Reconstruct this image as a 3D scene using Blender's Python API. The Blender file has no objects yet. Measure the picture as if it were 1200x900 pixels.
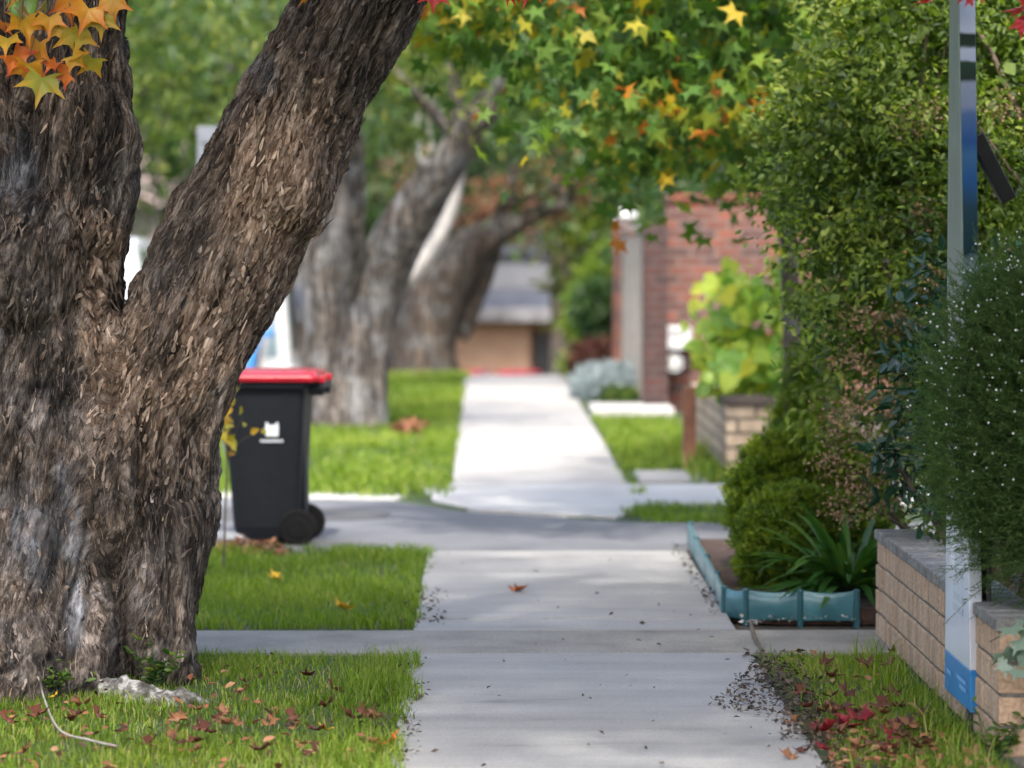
import bpy, math, random
import numpy as np
from mathutils import Vector, Matrix

random.seed(11)
rng = np.random.default_rng(11)
R = math.radians
scene = bpy.context.scene
col = scene.collection

# ------------------------------------------------------------------ camera, world, sun, exposure
F, CX, CY, EYE = 3900.0, 600.0, 450.0, 1.63          # focal length and centre in photo pixels, eye height
YAW, PITCH = math.atan(35/F), -math.atan(170/F)
fw = Vector((math.sin(YAW)*math.cos(PITCH), math.cos(YAW)*math.cos(PITCH), math.sin(PITCH)))
rt = Vector((math.cos(YAW), -math.sin(YAW), 0))
up = rt.cross(fw)
cam_d = bpy.data.cameras.new('camera')
cam = bpy.data.objects.new('camera', cam_d)
col.objects.link(cam)
cam.matrix_world = Matrix(((rt.x, up.x, -fw.x, 0), (rt.y, up.y, -fw.y, 0), (rt.z, up.z, -fw.z, EYE), (0, 0, 0, 1)))
cam_d.sensor_width = 36
cam_d.lens = F/1200*36
cam_d.clip_start = 0.1
cam_d.clip_end = 2000
cam_d.dof.use_dof = True
cam_d.dof.focus_distance = 11.9
cam_d.dof.aperture_fstop = 2.3
scene.camera = cam

SUN = Vector((-0.03, -0.74, 1.10)).normalized()        # direction towards the sun
world = bpy.data.worlds.new('World')
scene.world = world
world.use_nodes = True
nt = world.node_tree
sky = nt.nodes.new('ShaderNodeTexSky')
sky.sky_type = 'NISHITA'
sky.sun_disc = False
sky.sun_elevation = math.asin(SUN.z)
sky.sun_rotation = math.atan2(SUN.x, SUN.y)
sky.dust_density = 5.0
sky.ozone_density = .6
nt.links.new(sky.outputs[0], nt.nodes['Background'].inputs[0])
nt.nodes['Background'].inputs[1].default_value = 0.15
sl = bpy.data.lights.new('sun', 'SUN')
sl.energy = 2.0
sl.angle = R(2.0)
sl.color = (1.0, 0.95, 0.86)
so = bpy.data.objects.new('sun', sl)
col.objects.link(so)
so.rotation_euler = SUN.to_track_quat('Z', 'Y').to_euler()
so.location = (0, 0, 30)
vs = scene.view_settings
vs.view_transform = 'Standard'
vs.look = 'None'
vs.exposure = 2.0
vs.gamma = 1.0
scene.cycles.use_denoising = True
scene.cycles.max_bounces = 7
scene.cycles.diffuse_bounces = 4
scene.cycles.transmission_bounces = 4
scene.cycles.sample_clamp_indirect = 6.0
scene.cycles.caustics_reflective = False
scene.cycles.caustics_refractive = False


def at(x, y, Y):
    """world point at distance Y on the line of sight of photo pixel x, y"""
    d = fw*F + rt*(x-CX) + up*(CY-y)
    return Vector((0, 0, EYE)) + d*(Y/d.y)


def gnd(x, y):
    d = fw*F + rt*(x-CX) + up*(CY-y)
    return Vector((0, 0, EYE)) + d*(-EYE/d.z)


# ------------------------------------------------------------------ numpy noise
def _hash(ix, iy, iz, seed):
    h = (ix*374761393 + iy*668265263 + iz*2147483647 + seed*974711) & 0xffffffff
    h = ((h ^ (h >> 13))*1274126177) & 0xffffffff
    return ((h ^ (h >> 16)) & 0xffff)/32767.5 - 1.0


def vnoise(p, seed=0):
    p = np.asarray(p, dtype=np.float64)
    i = np.floor(p).astype(np.int64)
    f = p - i
    u = f*f*(3-2*f)
    x, y, z = i[:, 0], i[:, 1], i[:, 2]
    o = 0
    for dx in (0, 1):
        wx = u[:, 0] if dx else 1-u[:, 0]
        for dy in (0, 1):
            wy = u[:, 1] if dy else 1-u[:, 1]
            for dz in (0, 1):
                wz = u[:, 2] if dz else 1-u[:, 2]
                o = o + wx*wy*wz*_hash(x+dx, y+dy, z+dz, seed)
    return o


def fbm(p, seed=0, octs=3):
    a, s, o = 1.0, 0.0, 0
    p = np.asarray(p, dtype=np.float64)
    for k in range(octs):
        o = o + a*vnoise(p, seed+k*17)
        s += a
        a *= .5
        p = p*2.03
    return o/s


# ------------------------------------------------------------------ mesh helpers
def mesh_np(name, V, faces, mat=None, parent=None, attrs=None, smooth=False, fmat=None):
    """faces: list of (n,k) int arrays; attrs: name -> per-vertex float (N,) or vector (N,3)"""
    me = bpy.data.meshes.new(name)
    V = np.asarray(V, dtype=np.float32)
    faces = [np.asarray(f, dtype=np.int32) for f in faces if len(f)]
    me.vertices.add(len(V))
    me.vertices.foreach_set('co', V.ravel())
    tot = np.concatenate([np.full(len(f), f.shape[1], dtype=np.int32) for f in faces])
    loops = np.concatenate([f.ravel() for f in faces])
    me.loops.add(len(loops))
    me.loops.foreach_set('vertex_index', loops)
    me.polygons.add(len(tot))
    st = np.concatenate([[0], np.cumsum(tot)[:-1]]).astype(np.int32)
    me.polygons.foreach_set('loop_start', st)
    me.polygons.foreach_set('loop_total', tot)
    if smooth:
        me.polygons.foreach_set('use_smooth', np.ones(len(tot), dtype=bool))
    for k, a in (attrs or {}).items():
        a = np.asarray(a, dtype=np.float32)
        at_ = me.attributes.new(k, 'FLOAT' if a.ndim == 1 else 'FLOAT_VECTOR', 'POINT')
        at_.data.foreach_set('value' if a.ndim == 1 else 'vector', a.ravel())
    me.update(calc_edges=True)
    if mat is not None:
        me.materials.append(mat)
    o = bpy.data.objects.new(name, me)
    col.objects.link(o)
    if parent is not None:
        o.parent = parent
    return o


class MB:
    """collects vertices and faces of one mesh"""
    def __init__(self):
        self.v, self.f = [], []

    def add(self, vs_, fs_):
        n = len(self.v)
        self.v += [tuple(v) for v in vs_]
        self.f += [tuple(i+n for i in f) for f in fs_]
        return self

    def box(self, x0, x1, y0, y1, z0, z1, M=None, taper=0.0):
        t = taper
        vv = [(x0, y0, z0), (x1, y0, z0), (x1, y1, z0), (x0, y1, z0),
              (x0+t, y0+t, z1), (x1-t, y0+t, z1), (x1-t, y1-t, z1), (x0+t, y1-t, z1)]
        if M is not None:
            vv = [M @ Vector(v) for v in vv]
        return self.add(vv, [(3, 2, 1, 0), (4, 5, 6, 7), (0, 1, 5, 4), (1, 2, 6, 5), (2, 3, 7, 6), (3, 0, 4, 7)])

    def prism(self, pts, axis, a, b, M=None):
        """polygon pts (u,v) extruded along axis x or y from a to b"""
        n = len(pts)
        if axis == 'x':
            vv = [(a, u, v) for u, v in pts] + [(b, u, v) for u, v in pts]
        elif axis == 'y':
            vv = [(u, a, v) for u, v in pts] + [(u, b, v) for u, v in pts]
        else:
            vv = [(u, v, a) for u, v in pts] + [(u, v, b) for u, v in pts]
        if M is not None:
            vv = [M @ Vector(v) for v in vv]
        fs_ = [tuple(range(n))[::-1], tuple(range(n, 2*n))]
        fs_ += [(i, (i+1) % n, n+(i+1) % n, n+i) for i in range(n)]
        return self.add(vv, fs_)

    def cyl(self, p, q, r0, r1=None, n=16):
        r1 = r0 if r1 is None else r1
        p, q = Vector(p), Vector(q)
        d = (q-p).normalized()
        a = d.orthogonal().normalized()
        b = d.cross(a)
        vv = [p+(a*math.cos(t)+b*math.sin(t))*r0 for t in [2*math.pi*i/n for i in range(n)]]
        vv += [q+(a*math.cos(t)+b*math.sin(t))*r1 for t in [2*math.pi*i/n for i in range(n)]]
        fs_ = [tuple(range(n))[::-1], tuple(range(n, 2*n))] + [(i, (i+1) % n, n+(i+1) % n, n+i) for i in range(n)]
        return self.add(vv, fs_)

    def build(self, name, mat, parent=None, bevel=0.0, seg=2, smooth=False, sub=0):
        me = bpy.data.meshes.new(name)
        me.from_pydata(self.v, [], self.f)
        me.update()
        if smooth:
            for p in me.polygons:
                p.use_smooth = True
        if mat:
            me.materials.append(mat)
        o = bpy.data.objects.new(name, me)
        col.objects.link(o)
        if parent:
            o.parent = parent
        if bevel:
            m = o.modifiers.new('bevel', 'BEVEL')
            m.width = bevel
            m.segments = seg
            m.limit_method = 'ANGLE'
            m.angle_limit = R(35)
        if sub:
            m = o.modifiers.new('subsurf', 'SUBSURF')
            m.levels = m.render_levels = sub
        return o


def tag(o, label=None, cat=None, group=None, kind=None):
    if label:
        o['label'] = label
    if cat:
        o['category'] = cat
    if group:
        o['group'] = group
    if kind:
        o['kind'] = kind
    return o


def empty(name, loc, label, cat, group=None, rz=0):
    o = bpy.data.objects.new(name, None)
    col.objects.link(o)
    o.location = loc
    o.rotation_euler = (0, 0, rz)
    o.empty_display_size = .1
    return tag(o, label, cat, group)


def copy_tree(o, parent=None):
    c = o.copy()
    col.objects.link(c)
    c.parent = parent
    for ch in list(o.children):
        copy_tree(ch, c)
    return c


def local(o, root):
    """shift a mesh built in world space so that it hangs under root at root's place (no rotation)"""
    if root is not None:
        o.data.transform(Matrix.Translation(-Vector(root.location)))
        o.parent = root
    return o


# ------------------------------------------------------------------ materials
MATS = {}


def new_mat(name):
    m = bpy.data.materials.new(name)
    m.use_nodes = True
    return m, m.node_tree, m.node_tree.nodes['Principled BSDF']


def N(t, kind, **kw):
    n = t.nodes.new(kind)
    for k, v in kw.items():
        if k in n.inputs:
            n.inputs[k].default_value = v
        else:
            setattr(n, k, v)
    return n


def ramp(t, stops):
    r = t.nodes.new('ShaderNodeValToRGB')
    e = r.color_ramp.elements
    while len(e) < len(stops):
        e.new(.5)
    for i, (p, c) in enumerate(stops):
        e[i].position = p
        e[i].color = (*c, 1) if len(c) == 3 else c
    return r


def plain(name, c, rough=.5, metal=0.0, var=.15, scale=20, coat=0.0, bump=0.0, spec=.5):
    """base colour broken up by noise, with noisy roughness"""
    m, t, b = new_mat(name)
    tc = N(t, 'ShaderNodeTexCoord')
    nz = N(t, 'ShaderNodeTexNoise', Scale=scale, Detail=5)
    t.links.new(tc.outputs['Object'], nz.inputs['Vector'])
    rp = ramp(t, [(.3, tuple(x*(1-var) for x in c)), (.7, tuple(min(1, x*(1+var)) for x in c))])
    t.links.new(nz.outputs['Fac'], rp.inputs[0])
    t.links.new(rp.outputs[0], b.inputs['Base Color'])
    b.inputs['Roughness'].default_value = rough
    b.inputs['Metallic'].default_value = metal
    b.inputs['Coat Weight'].default_value = coat
    b.inputs['Specular IOR Level'].default_value = spec
    if bump:
        bp = N(t, 'ShaderNodeBump', Strength=bump, Distance=.01)
        n2 = N(t, 'ShaderNodeTexNoise', Scale=scale*4, Detail=6)
        t.links.new(tc.outputs['Object'], n2.inputs['Vector'])
        t.links.new(n2.outputs['Fac'], bp.inputs['Height'])
        t.links.new(bp.outputs[0], b.inputs['Normal'])
    return m


def leaf_mat(name, stops, rough=.45, trans=.35, tint=(1.25, 1.3, .55)):
    """stops: colour ramp over the per-leaf random attribute rnd"""
    m, t, b = new_mat(name)
    a = N(t, 'ShaderNodeAttribute', attribute_name='rnd')
    rp = ramp(t, stops)
    t.links.new(a.outputs['Fac'], rp.inputs[0])
    t.links.new(rp.outputs[0], b.inputs['Base Color'])
    b.inputs['Roughness'].default_value = rough
    b.inputs['Specular IOR Level'].default_value = .4
    tr = N(t, 'ShaderNodeBsdfTranslucent')
    mu = N(t, 'ShaderNodeMix', data_type='RGBA', blend_type='MULTIPLY')
    mu.inputs[0].default_value = 1
    mu.inputs[7].default_value = (*tint, 1)
    t.links.new(rp.outputs[0], mu.inputs[6])
    t.links.new(mu.outputs[2], tr.inputs[0])
    mx = N(t, 'ShaderNodeMixShader')
    mx.inputs[0].default_value = trans
    t.links.new(b.outputs[0], mx.inputs[1])
    t.links.new(tr.outputs[0], mx.inputs[2])
    t.links.new(mx.outputs[0], t.nodes['Material Output'].inputs[0])
    return m


def brick_mat(name, c1, c2, mortar, bw, bh, ms=.012, bias=0.0, streak=0.0, bump=.6):
    m, t, b = new_mat(name)
    tc = N(t, 'ShaderNodeTexCoord')
    sp = N(t, 'ShaderNodeSeparateXYZ')
    t.links.new(tc.outputs['Object'], sp.inputs[0])
    ad = N(t, 'ShaderNodeMath', operation='ADD')
    t.links.new(sp.outputs[0], ad.inputs[0])
    t.links.new(sp.outputs[1], ad.inputs[1])
    cb = N(t, 'ShaderNodeCombineXYZ')
    t.links.new(ad.outputs[0], cb.inputs[0])
    t.links.new(sp.outputs[2], cb.inputs[1])
    br = N(t, 'ShaderNodeTexBrick', Scale=1.0)
    br.inputs['Color1'].default_value = (*c1, 1)
    br.inputs['Color2'].default_value = (*c2, 1)
    br.inputs['Mortar'].default_value = (*mortar, 1)
    br.inputs['Mortar Size'].default_value = ms
    br.inputs['Mortar Smooth'].default_value = .2
    br.inputs['Bias'].default_value = bias
    br.inputs['Brick Width'].default_value = bw
    br.inputs['Row Height'].default_value = bh
    t.links.new(cb.outputs[0], br.inputs['Vector'])
    nz = N(t, 'ShaderNodeTexNoise', Scale=14, Detail=5)
    t.links.new(tc.outputs['Object'], nz.inputs['Vector'])
    mx = N(t, 'ShaderNodeMix', data_type='RGBA', blend_type='MULTIPLY')
    mx.inputs[0].default_value = .7
    rp = ramp(t, [(.3, (.55, .52, .5)), (.65, (1, 1, 1))])
    t.links.new(nz.outputs['Fac'], rp.inputs[0])
    t.links.new(br.outputs['Color'], mx.inputs[6])
    t.links.new(rp.outputs[0], mx.inputs[7])
    t.links.new(mx.outputs[2], b.inputs['Base Color'])
    b.inputs['Roughness'].default_value = .85
    bp = N(t, 'ShaderNodeBump', Strength=bump, Distance=.01)
    bp.invert = True
    t.links.new(br.outputs['Fac'], bp.inputs['Height'])
    t.links.new(bp.outputs[0], b.inputs['Normal'])
    return m


def ground_mat(name, stops, scale=3.0, fine=60, bump=.4, rough=.9, fine_amt=.35, stretch=None):
    m, t, b = new_mat(name)
    tc = N(t, 'ShaderNodeTexCoord')
    n1 = N(t, 'ShaderNodeTexNoise', Scale=scale, Detail=6, Roughness=.6)
    n2 = N(t, 'ShaderNodeTexNoise', Scale=fine, Detail=4)
    src = tc.outputs['Object']
    if stretch:
        mp = N(t, 'ShaderNodeMapping')
        mp.inputs['Scale'].default_value = stretch
        t.links.new(src, mp.inputs[0])
        src = mp.outputs[0]
    t.links.new(src, n1.inputs['Vector'])
    t.links.new(tc.outputs['Object'], n2.inputs['Vector'])
    rp = ramp(t, stops)
    t.links.new(n1.outputs['Fac'], rp.inputs[0])
    r2 = ramp(t, [(.3, (1-fine_amt,)*3), (.7, (1, 1, 1))])
    t.links.new(n2.outputs['Fac'], r2.inputs[0])
    mx = N(t, 'ShaderNodeMix', data_type='RGBA', blend_type='MULTIPLY')
    mx.inputs[0].default_value = 1
    t.links.new(rp.outputs[0], mx.inputs[6])
    t.links.new(r2.outputs[0], mx.inputs[7])
    t.links.new(mx.outputs[2], b.inputs['Base Color'])
    b.inputs['Roughness'].default_value = rough
    bp = N(t, 'ShaderNodeBump', Strength=bump, Distance=.006)
    t.links.new(n2.outputs['Fac'], bp.inputs['Height'])
    t.links.new(bp.outputs[0], b.inputs['Normal'])
    return m


def bark_mat(name, dark, mid, light, grey, fib=True, stretch=(9, 9, 1.2)):
    """fibrous bark: noise stretched along the grain, patches of bare grey wood, fine bump"""
    m, t, b = new_mat(name)
    if fib:
        src = N(t, 'ShaderNodeAttribute', attribute_name='fib').outputs['Vector']
    else:
        src = N(t, 'ShaderNodeTexCoord').outputs['Object']
    obj = N(t, 'ShaderNodeTexCoord').outputs['Object']
    mp = N(t, 'ShaderNodeMapping')
    mp.inputs['Scale'].default_value = stretch
    t.links.new(src, mp.inputs[0])
    warp = N(t, 'ShaderNodeTexNoise', Scale=6, Detail=3)
    t.links.new(obj, warp.inputs['Vector'])
    wm = N(t, 'ShaderNodeVectorMath', operation='MULTIPLY_ADD')
    wm.inputs[1].default_value = (.5, .5, .25)
    t.links.new(warp.outputs['Color'], wm.inputs[0])
    t.links.new(mp.outputs[0], wm.inputs[2])
    n1 = N(t, 'ShaderNodeTexNoise', Scale=1.0, Detail=9, Roughness=.68)
    n2 = N(t, 'ShaderNodeTexNoise', Scale=5.5 if fib else 4.5, Detail=6, Roughness=.75 if fib else .65)
    n3 = N(t, 'ShaderNodeTexNoise', Scale=3.2, Detail=4, Roughness=.6)
    t.links.new(wm.outputs[0], n1.inputs['Vector'])
    t.links.new(wm.outputs[0], n2.inputs['Vector'])
    t.links.new(obj, n3.inputs['Vector'])
    av = N(t, 'ShaderNodeMath', operation='MULTIPLY_ADD')
    av.inputs[1].default_value = .45 if fib else .55
    sb = N(t, 'ShaderNodeMath', operation='MULTIPLY')
    sb.inputs[1].default_value = .55 if fib else .45
    t.links.new(n2.outputs['Fac'], sb.inputs[0])
    t.links.new(n1.outputs['Fac'], av.inputs[0])
    t.links.new(sb.outputs[0], av.inputs[2])
    rp = ramp(t, [(.41, dark), (.495, mid), (.60, light)])
    t.links.new(av.outputs[0], rp.inputs[0])
    rg = ramp(t, [(.42, tuple(x*.12 for x in grey)), (.5, tuple(x*.8 for x in grey)), (.60, tuple(min(1, x*2.1) for x in grey))])
    t.links.new(av.outputs[0], rg.inputs[0])
    mk = ramp(t, [(.50, (0, 0, 0)), (.60, (1, 1, 1))])
    t.links.new(n3.outputs['Fac'], mk.inputs[0])
    mx = N(t, 'ShaderNodeMix', data_type='RGBA')
    fac = mk.outputs[0]
    if fib:                                             # bare-wood zones laid out along the trunk
        ga = N(t, 'ShaderNodeAttribute', attribute_name='bare')
        mm = N(t, 'ShaderNodeMath', operation='MULTIPLY_ADD')
        mm.use_clamp = True
        mm.inputs[1].default_value = .3
        t.links.new(mk.outputs[0], mm.inputs[0])
        t.links.new(ga.outputs['Fac'], mm.inputs[2])
        fac = mm.outputs[0]
    t.links.new(fac, mx.inputs[0])
    t.links.new(rp.outputs[0], mx.inputs[6])
    t.links.new(rg.outputs[0], mx.inputs[7])
    last = mx.outputs[2]
    if fib:
        ta = N(t, 'ShaderNodeAttribute', attribute_name='tan')
        rt_ = ramp(t, [(.39, (.022, .014, .010)), (.46, (.18, .112, .072)), (.56, (.40, .30, .225)), (.66, (.58, .49, .42))])
        t.links.new(av.outputs[0], rt_.inputs[0])
        m2 = N(t, 'ShaderNodeMix', data_type='RGBA')
        t.links.new(ta.outputs['Fac'], m2.inputs[0])
        t.links.new(last, m2.inputs[6])
        t.links.new(rt_.outputs[0], m2.inputs[7])
        last = m2.outputs[2]
    if fib:                                             # cracks between the flaky plates
        vm = N(t, 'ShaderNodeMapping')
        vm.inputs['Scale'].default_value = (.85, .85, 3.0)
        t.links.new(wm.outputs[0], vm.inputs[0])
        vo = N(t, 'ShaderNodeTexVoronoi', feature='DISTANCE_TO_EDGE', Scale=1.0)
        t.links.new(vm.outputs[0], vo.inputs['Vector'])
        vr = ramp(t, [(.0, (.10, .08, .07)), (.06, (.35, .31, .28)), (.17, (1, 1, 1)), (.5, (1.0, 1.0, 1.0))])
        t.links.new(vo.outputs['Distance'], vr.inputs[0])
        m4 = N(t, 'ShaderNodeMix', data_type='RGBA', blend_type='MULTIPLY')
        pa = N(t, 'ShaderNodeAttribute', attribute_name='plate')
        t.links.new(pa.outputs['Fac'], m4.inputs[0])
        t.links.new(last, m4.inputs[6])
        t.links.new(vr.outputs[0], m4.inputs[7])
        last = m4.outputs[2]
    if fib:                                             # loose shreds are paler or darker than the bark below
        la = N(t, 'ShaderNodeAttribute', attribute_name='tone')
        m3 = N(t, 'ShaderNodeVectorMath', operation='SCALE')
        t.links.new(last, m3.inputs[0])
        t.links.new(la.outputs['Fac'], m3.inputs['Scale'])
        last = m3.outputs[0]
    t.links.new(last, b.inputs['Base Color'])
    b.inputs['Roughness'].default_value = .88
    b.inputs['Specular IOR Level'].default_value = .25
    bp = N(t, 'ShaderNodeBump', Strength=1.0, Distance=.016 if fib else .012)
    hgt = av.outputs[0]
    if fib:
        hm = N(t, 'ShaderNodeMath', operation='MINIMUM')
        hm.inputs[1].default_value = .22
        t.links.new(vo.outputs['Distance'], hm.inputs[0])
        h2 = N(t, 'ShaderNodeMath', operation='MULTIPLY')
        t.links.new(hm.outputs[0], h2.inputs[0])
        t.links.new(pa.outputs['Fac'], h2.inputs[1])
        h3 = N(t, 'ShaderNodeMath', operation='MULTIPLY_ADD')
        h3.inputs[1].default_value = 2.2
        t.links.new(h2.outputs[0], h3.inputs[0])
        t.links.new(av.outputs[0], h3.inputs[2])
        hgt = h3.outputs[0]
    t.links.new(hgt, bp.inputs['Height'])
    t.links.new(bp.outputs[0], b.inputs['Normal'])
    return m


M_concrete = ground_mat('concrete', [(.25, (.15, .146, .14)), (.40, (.25, .246, .239)), (.6, (.292, .287, .28)), (.8, (.335, .33, .323))], 1.7, 110, .3, .85, .25, (.55, 2.2, 1))
M_grit = ground_mat('gritty_concrete', [(.25, (.16, .15, .13)), (.5, (.245, .23, .205)), (.75, (.30, .285, .26))], 2.5, 120, .5, .85, .4)
M_drive = ground_mat('worn_asphalt', [(.25, (.085, .089, .10)), (.5, (.115, .119, .132)), (.75, (.145, .15, .163))], 1.2, 150, .4, .85, .3)
M_pale = ground_mat('pale_concrete', [(.25, (.30, .295, .285)), (.5, (.37, .365, .355)), (.75, (.42, .415, .405))], 2.0, 80, .2, .8, .15)
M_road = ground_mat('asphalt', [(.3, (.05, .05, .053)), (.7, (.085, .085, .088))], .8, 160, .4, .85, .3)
M_soil = ground_mat('soil', [(.3, (.035, .03, .02)), (.6, (.08, .06, .04)), (.8, (.13, .1, .07))], 6, 50, .8, .95, .5)
M_turf = ground_mat('turf', [(.3, (.02, .035, .008)), (.6, (.04, .07, .012)), (.8, (.07, .07, .03))], 5, 60, .8, .95, .5)
M_bark = bark_mat('fibrous_bark', (.007, .005, .0045), (.060, .047, .038), (.26, .21, .175), (.12, .121, .13), stretch=(17, 17, 3.6))
M_bark_far = bark_mat('grey_bark', (.03, .027, .027), (.055, .046, .041), (.215, .19, .168), (.12, .118, .12), fib=False, stretch=(14, 14, 2.2))
M_bark_dark = bark_mat('dark_bark', (.012, .010, .009), (.05, .038, .03), (.13, .10, .08), (.09, .085, .08), fib=False, stretch=(20, 20, 3))
M_twig = plain('twig', (.09, .065, .045), .8, var=.3, bump=.5)

G = lambda *c: [(i/(len(c)-1), x) for i, x in enumerate(c)]
M_grass = leaf_mat('grass_blade', G((.055, .10, .010), (.12, .20, .014), (.185, .275, .02), (.27, .30, .045), (.36, .29, .14)), .55, .5)
M_gum = leaf_mat('sweetgum_leaf', [(0, (.03, .08, .016)), (.45, (.07, .155, .022)), (.72, (.16, .24, .025)), (.86, (.30, .28, .02)), (.96, (.46, .32, .02)), (1, (.45, .14, .02))], .6, .5)
M_autumn = leaf_mat('orange_leaf', [(0, (.22, .25, .03)), (.25, (.48, .29, .02)), (.6, (.58, .18, .02)), (1, (.48, .05, .03))], .4, .3, (1.2, 1.0, .6))
M_red = leaf_mat('red_leaf', [(0, (.42, .02, .03)), (.6, (.55, .045, .04)), (1, (.55, .15, .03))], .4, .3, (1.2, .8, .8))
M_deep = leaf_mat('deep_green_leaf', G((.012, .035, .010), (.03, .075, .015), (.05, .10, .02)), .4, .3)
M_mid = leaf_mat('mid_green_leaf', G((.02, .05, .012), (.045, .10, .018), (.09, .15, .025), (.14, .17, .03)), .45, .4)
M_canopy = leaf_mat('canopy_leaf', G((.022, .042, .01), (.058, .095, .015), (.11, .15, .02), (.20, .21, .03)), .5, .5)
M_lime = leaf_mat('lime_leaf', G((.05, .11, .014), (.10, .19, .02), (.20, .26, .03), (.30, .29, .03)), .45, .45)
M_olive = leaf_mat('olive_leaf', G((.03, .05, .015), (.065, .085, .022), (.10, .11, .03), (.20, .16, .04)), .5, .4)
M_pink = leaf_mat('rust_leaf', G((.16, .075, .05), (.30, .14, .09), (.36, .20, .12), (.16, .15, .05)), .5, .35, (1.1, .9, .7))
M_shrub = leaf_mat('small_shrub_leaf', G((.028, .06, .011), (.085, .14, .02), (.155, .225, .034), (.27, .32, .06)), .5, .45)
M_glossy = leaf_mat('glossy_dark_leaf', G((.01, .035, .02), (.02, .06, .03)), .25, .2)
M_bloom = leaf_mat('faded_bloom', G((.10, .065, .03), (.22, .14, .08), (.33, .23, .15)), .8, .2, (1, .9, .8))
M_needle = leaf_mat('needle_leaf', G((.011, .03, .008), (.028, .066, .013), (.052, .10, .02), (.095, .145, .032)), .65, .35)
M_white = leaf_mat('white_petal', G((.75, .73, .78), (.85, .83, .86)), .6, .2, (1, 1, 1))
M_round = leaf_mat('clipped_leaf', G((.04, .085, .010), (.12, .19, .017), (.27, .32, .03)), .5, .45)
M_strap = leaf_mat('strap_leaf', G((.022, .075, .018), (.05, .135, .025), (.12, .22, .04)), .3, .3)
M_vine = leaf_mat('vine_leaf', [(0, (.09, .22, .04)), (.4, (.20, .34, .05)), (.7, (.36, .44, .06)), (1, (.50, .46, .04))], .45, .5)
M_silver = leaf_mat('blue_grey_leaf', G((.17, .22, .23), (.27, .33, .35), (.38, .44, .47)), .6, .2, (1, 1, 1))
M_maroon = leaf_mat('maroon_leaf', G((.05, .02, .015), (.13, .04, .03), (.08, .07, .02)), .5, .25, (1, .8, .7))
M_yleaf = leaf_mat('yellow_leaf', G((.30, .30, .03), (.55, .42, .03), (.60, .33, .02)), .45, .4, (1.1, 1, .6))
M_litter = leaf_mat('dry_leaf', G((.05, .03, .02), (.15, .06, .03), (.24, .09, .04), (.30, .17, .09)), .7, .15, (1, .8, .6))
M_ivy = leaf_mat('ivy_leaf', G((.02, .06, .025), (.05, .10, .05), (.16, .22, .17)), .35, .2)

# ------------------------------------------------------------------ foliage helpers
def T_oval(w=.5, fold=.12):
    v = np.array([(0, 0, 0), (-w*.42, .35, fold), (-w*.30, .72, fold*.5), (0, 1, -.05), (w*.30, .72, fold*.5), (w*.42, .35, fold)])
    return v, [np.array([(0, 3, 2, 1), (0, 5, 4, 3)])]


def T_diamond(w=.7):
    return np.array([(0, 0, 0), (-w/2, .5, .08), (0, 1, -.06), (w/2, .5, .08)]), [np.array([(0, 3, 2, 1)])]


def T_star(lobes=5, inner=.36, spread=235):
    """palmate leaf with pointed lobes; stalk at the origin, middle lobe along +y"""
    pts = [(0, 0, 0)]
    n = lobes*2-1
    for i in range(n):
        a = R(90-spread/2 + spread*i/(n-1))
        r = (1.0 if i % 2 == 0 else inner)
        if i in (0, n-1):
            r = .68
        # widen each lobe with shoulders
        if i % 2 == 0:
            for da, rr in ((-9, .62*r), (0, r), (9, .62*r)):
                pts.append((rr*math.cos(a+R(da)), rr*math.sin(a+R(da)), -.14*rr*rr))
        else:
            pts.append((r*math.cos(a), r*math.sin(a), -.01))
    v = np.array(pts)
    return v, [np.array([(0, i, i+1) for i in range(1, len(v)-1)])]


def T_heart():
    """broad leaf, cupped along the midrib"""
    out = [(0, -.05), (.30, -.12), (.52, .15), (.48, .5), (.25, .82), (0, 1.02)]
    v = [(0, 0.02, 0), (0, .5, -.05), (0, 1.02, -.16)]
    r = [(x, y, .10 if x > .3 else .04) for x, y in out[1:5]]
    l = [(-x, y, z) for x, y, z in r]
    v = np.array(v + r + l)
    f4 = [(0, 3, 4, 1), (1, 4, 5, 6), (0, 1, 8, 7), (1, 10, 9, 8)]
    f3 = [(1, 6, 2), (1, 2, 10)]
    return v, [np.array(f4), np.array(f3)]


def unit(a):
    return a/np.maximum(1e-9, np.linalg.norm(a, axis=1, keepdims=True))


def scatter(T, P, D, S, rnd=None, nrm=None):
    """place template T at points P with its +y along D and size S; returns verts, faces, rnd"""
    tv, tf = T
    n = len(P)
    D = unit(D)
    if nrm is None:
        nrm = rng.normal(size=(n, 3))*.6 + np.array([0, 0, .8])
    X = unit(np.cross(D, nrm))
    Z = np.cross(X, D)
    S = np.broadcast_to(np.asarray(S, dtype=float), (n,))
    V = (P[:, None, :] + S[:, None, None]*(tv[None, :, 0, None]*X[:, None, :] + tv[None, :, 1, None]*D[:, None, :] + tv[None, :, 2, None]*Z[:, None, :])).reshape(-1, 3)
    k = len(tv)
    off = (np.arange(n)*k)[:, None, None]
    Fs = [(f[None]+off).reshape(-1, f.shape[1]) for f in tf]
    if rnd is None:
        rnd = rng.random(n)
    return V, Fs, np.repeat(rnd, k)


def merge(parts):
    """parts: list of (V, Fs, rnd)"""
    Vs, Fs, rs, o = [], {}, [], 0
    for V, fs_, r in parts:
        Vs.append(V)
        rs.append(r)
        for f in fs_:
            Fs.setdefault(f.shape[1], []).append(f+o)
        o += len(V)
    return np.concatenate(Vs), [np.concatenate(f) for f in Fs.values()], np.concatenate(rs)


def ell_points(c, r, n, lo=.55):
    """random points in the outer shell of an ellipsoid"""
    d = unit(rng.normal(size=(n, 3)))
    k = rng.uniform(lo**3, 1, n)**(1/3)
    return np.array(c) + d*k[:, None]*np.array(r), d


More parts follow.
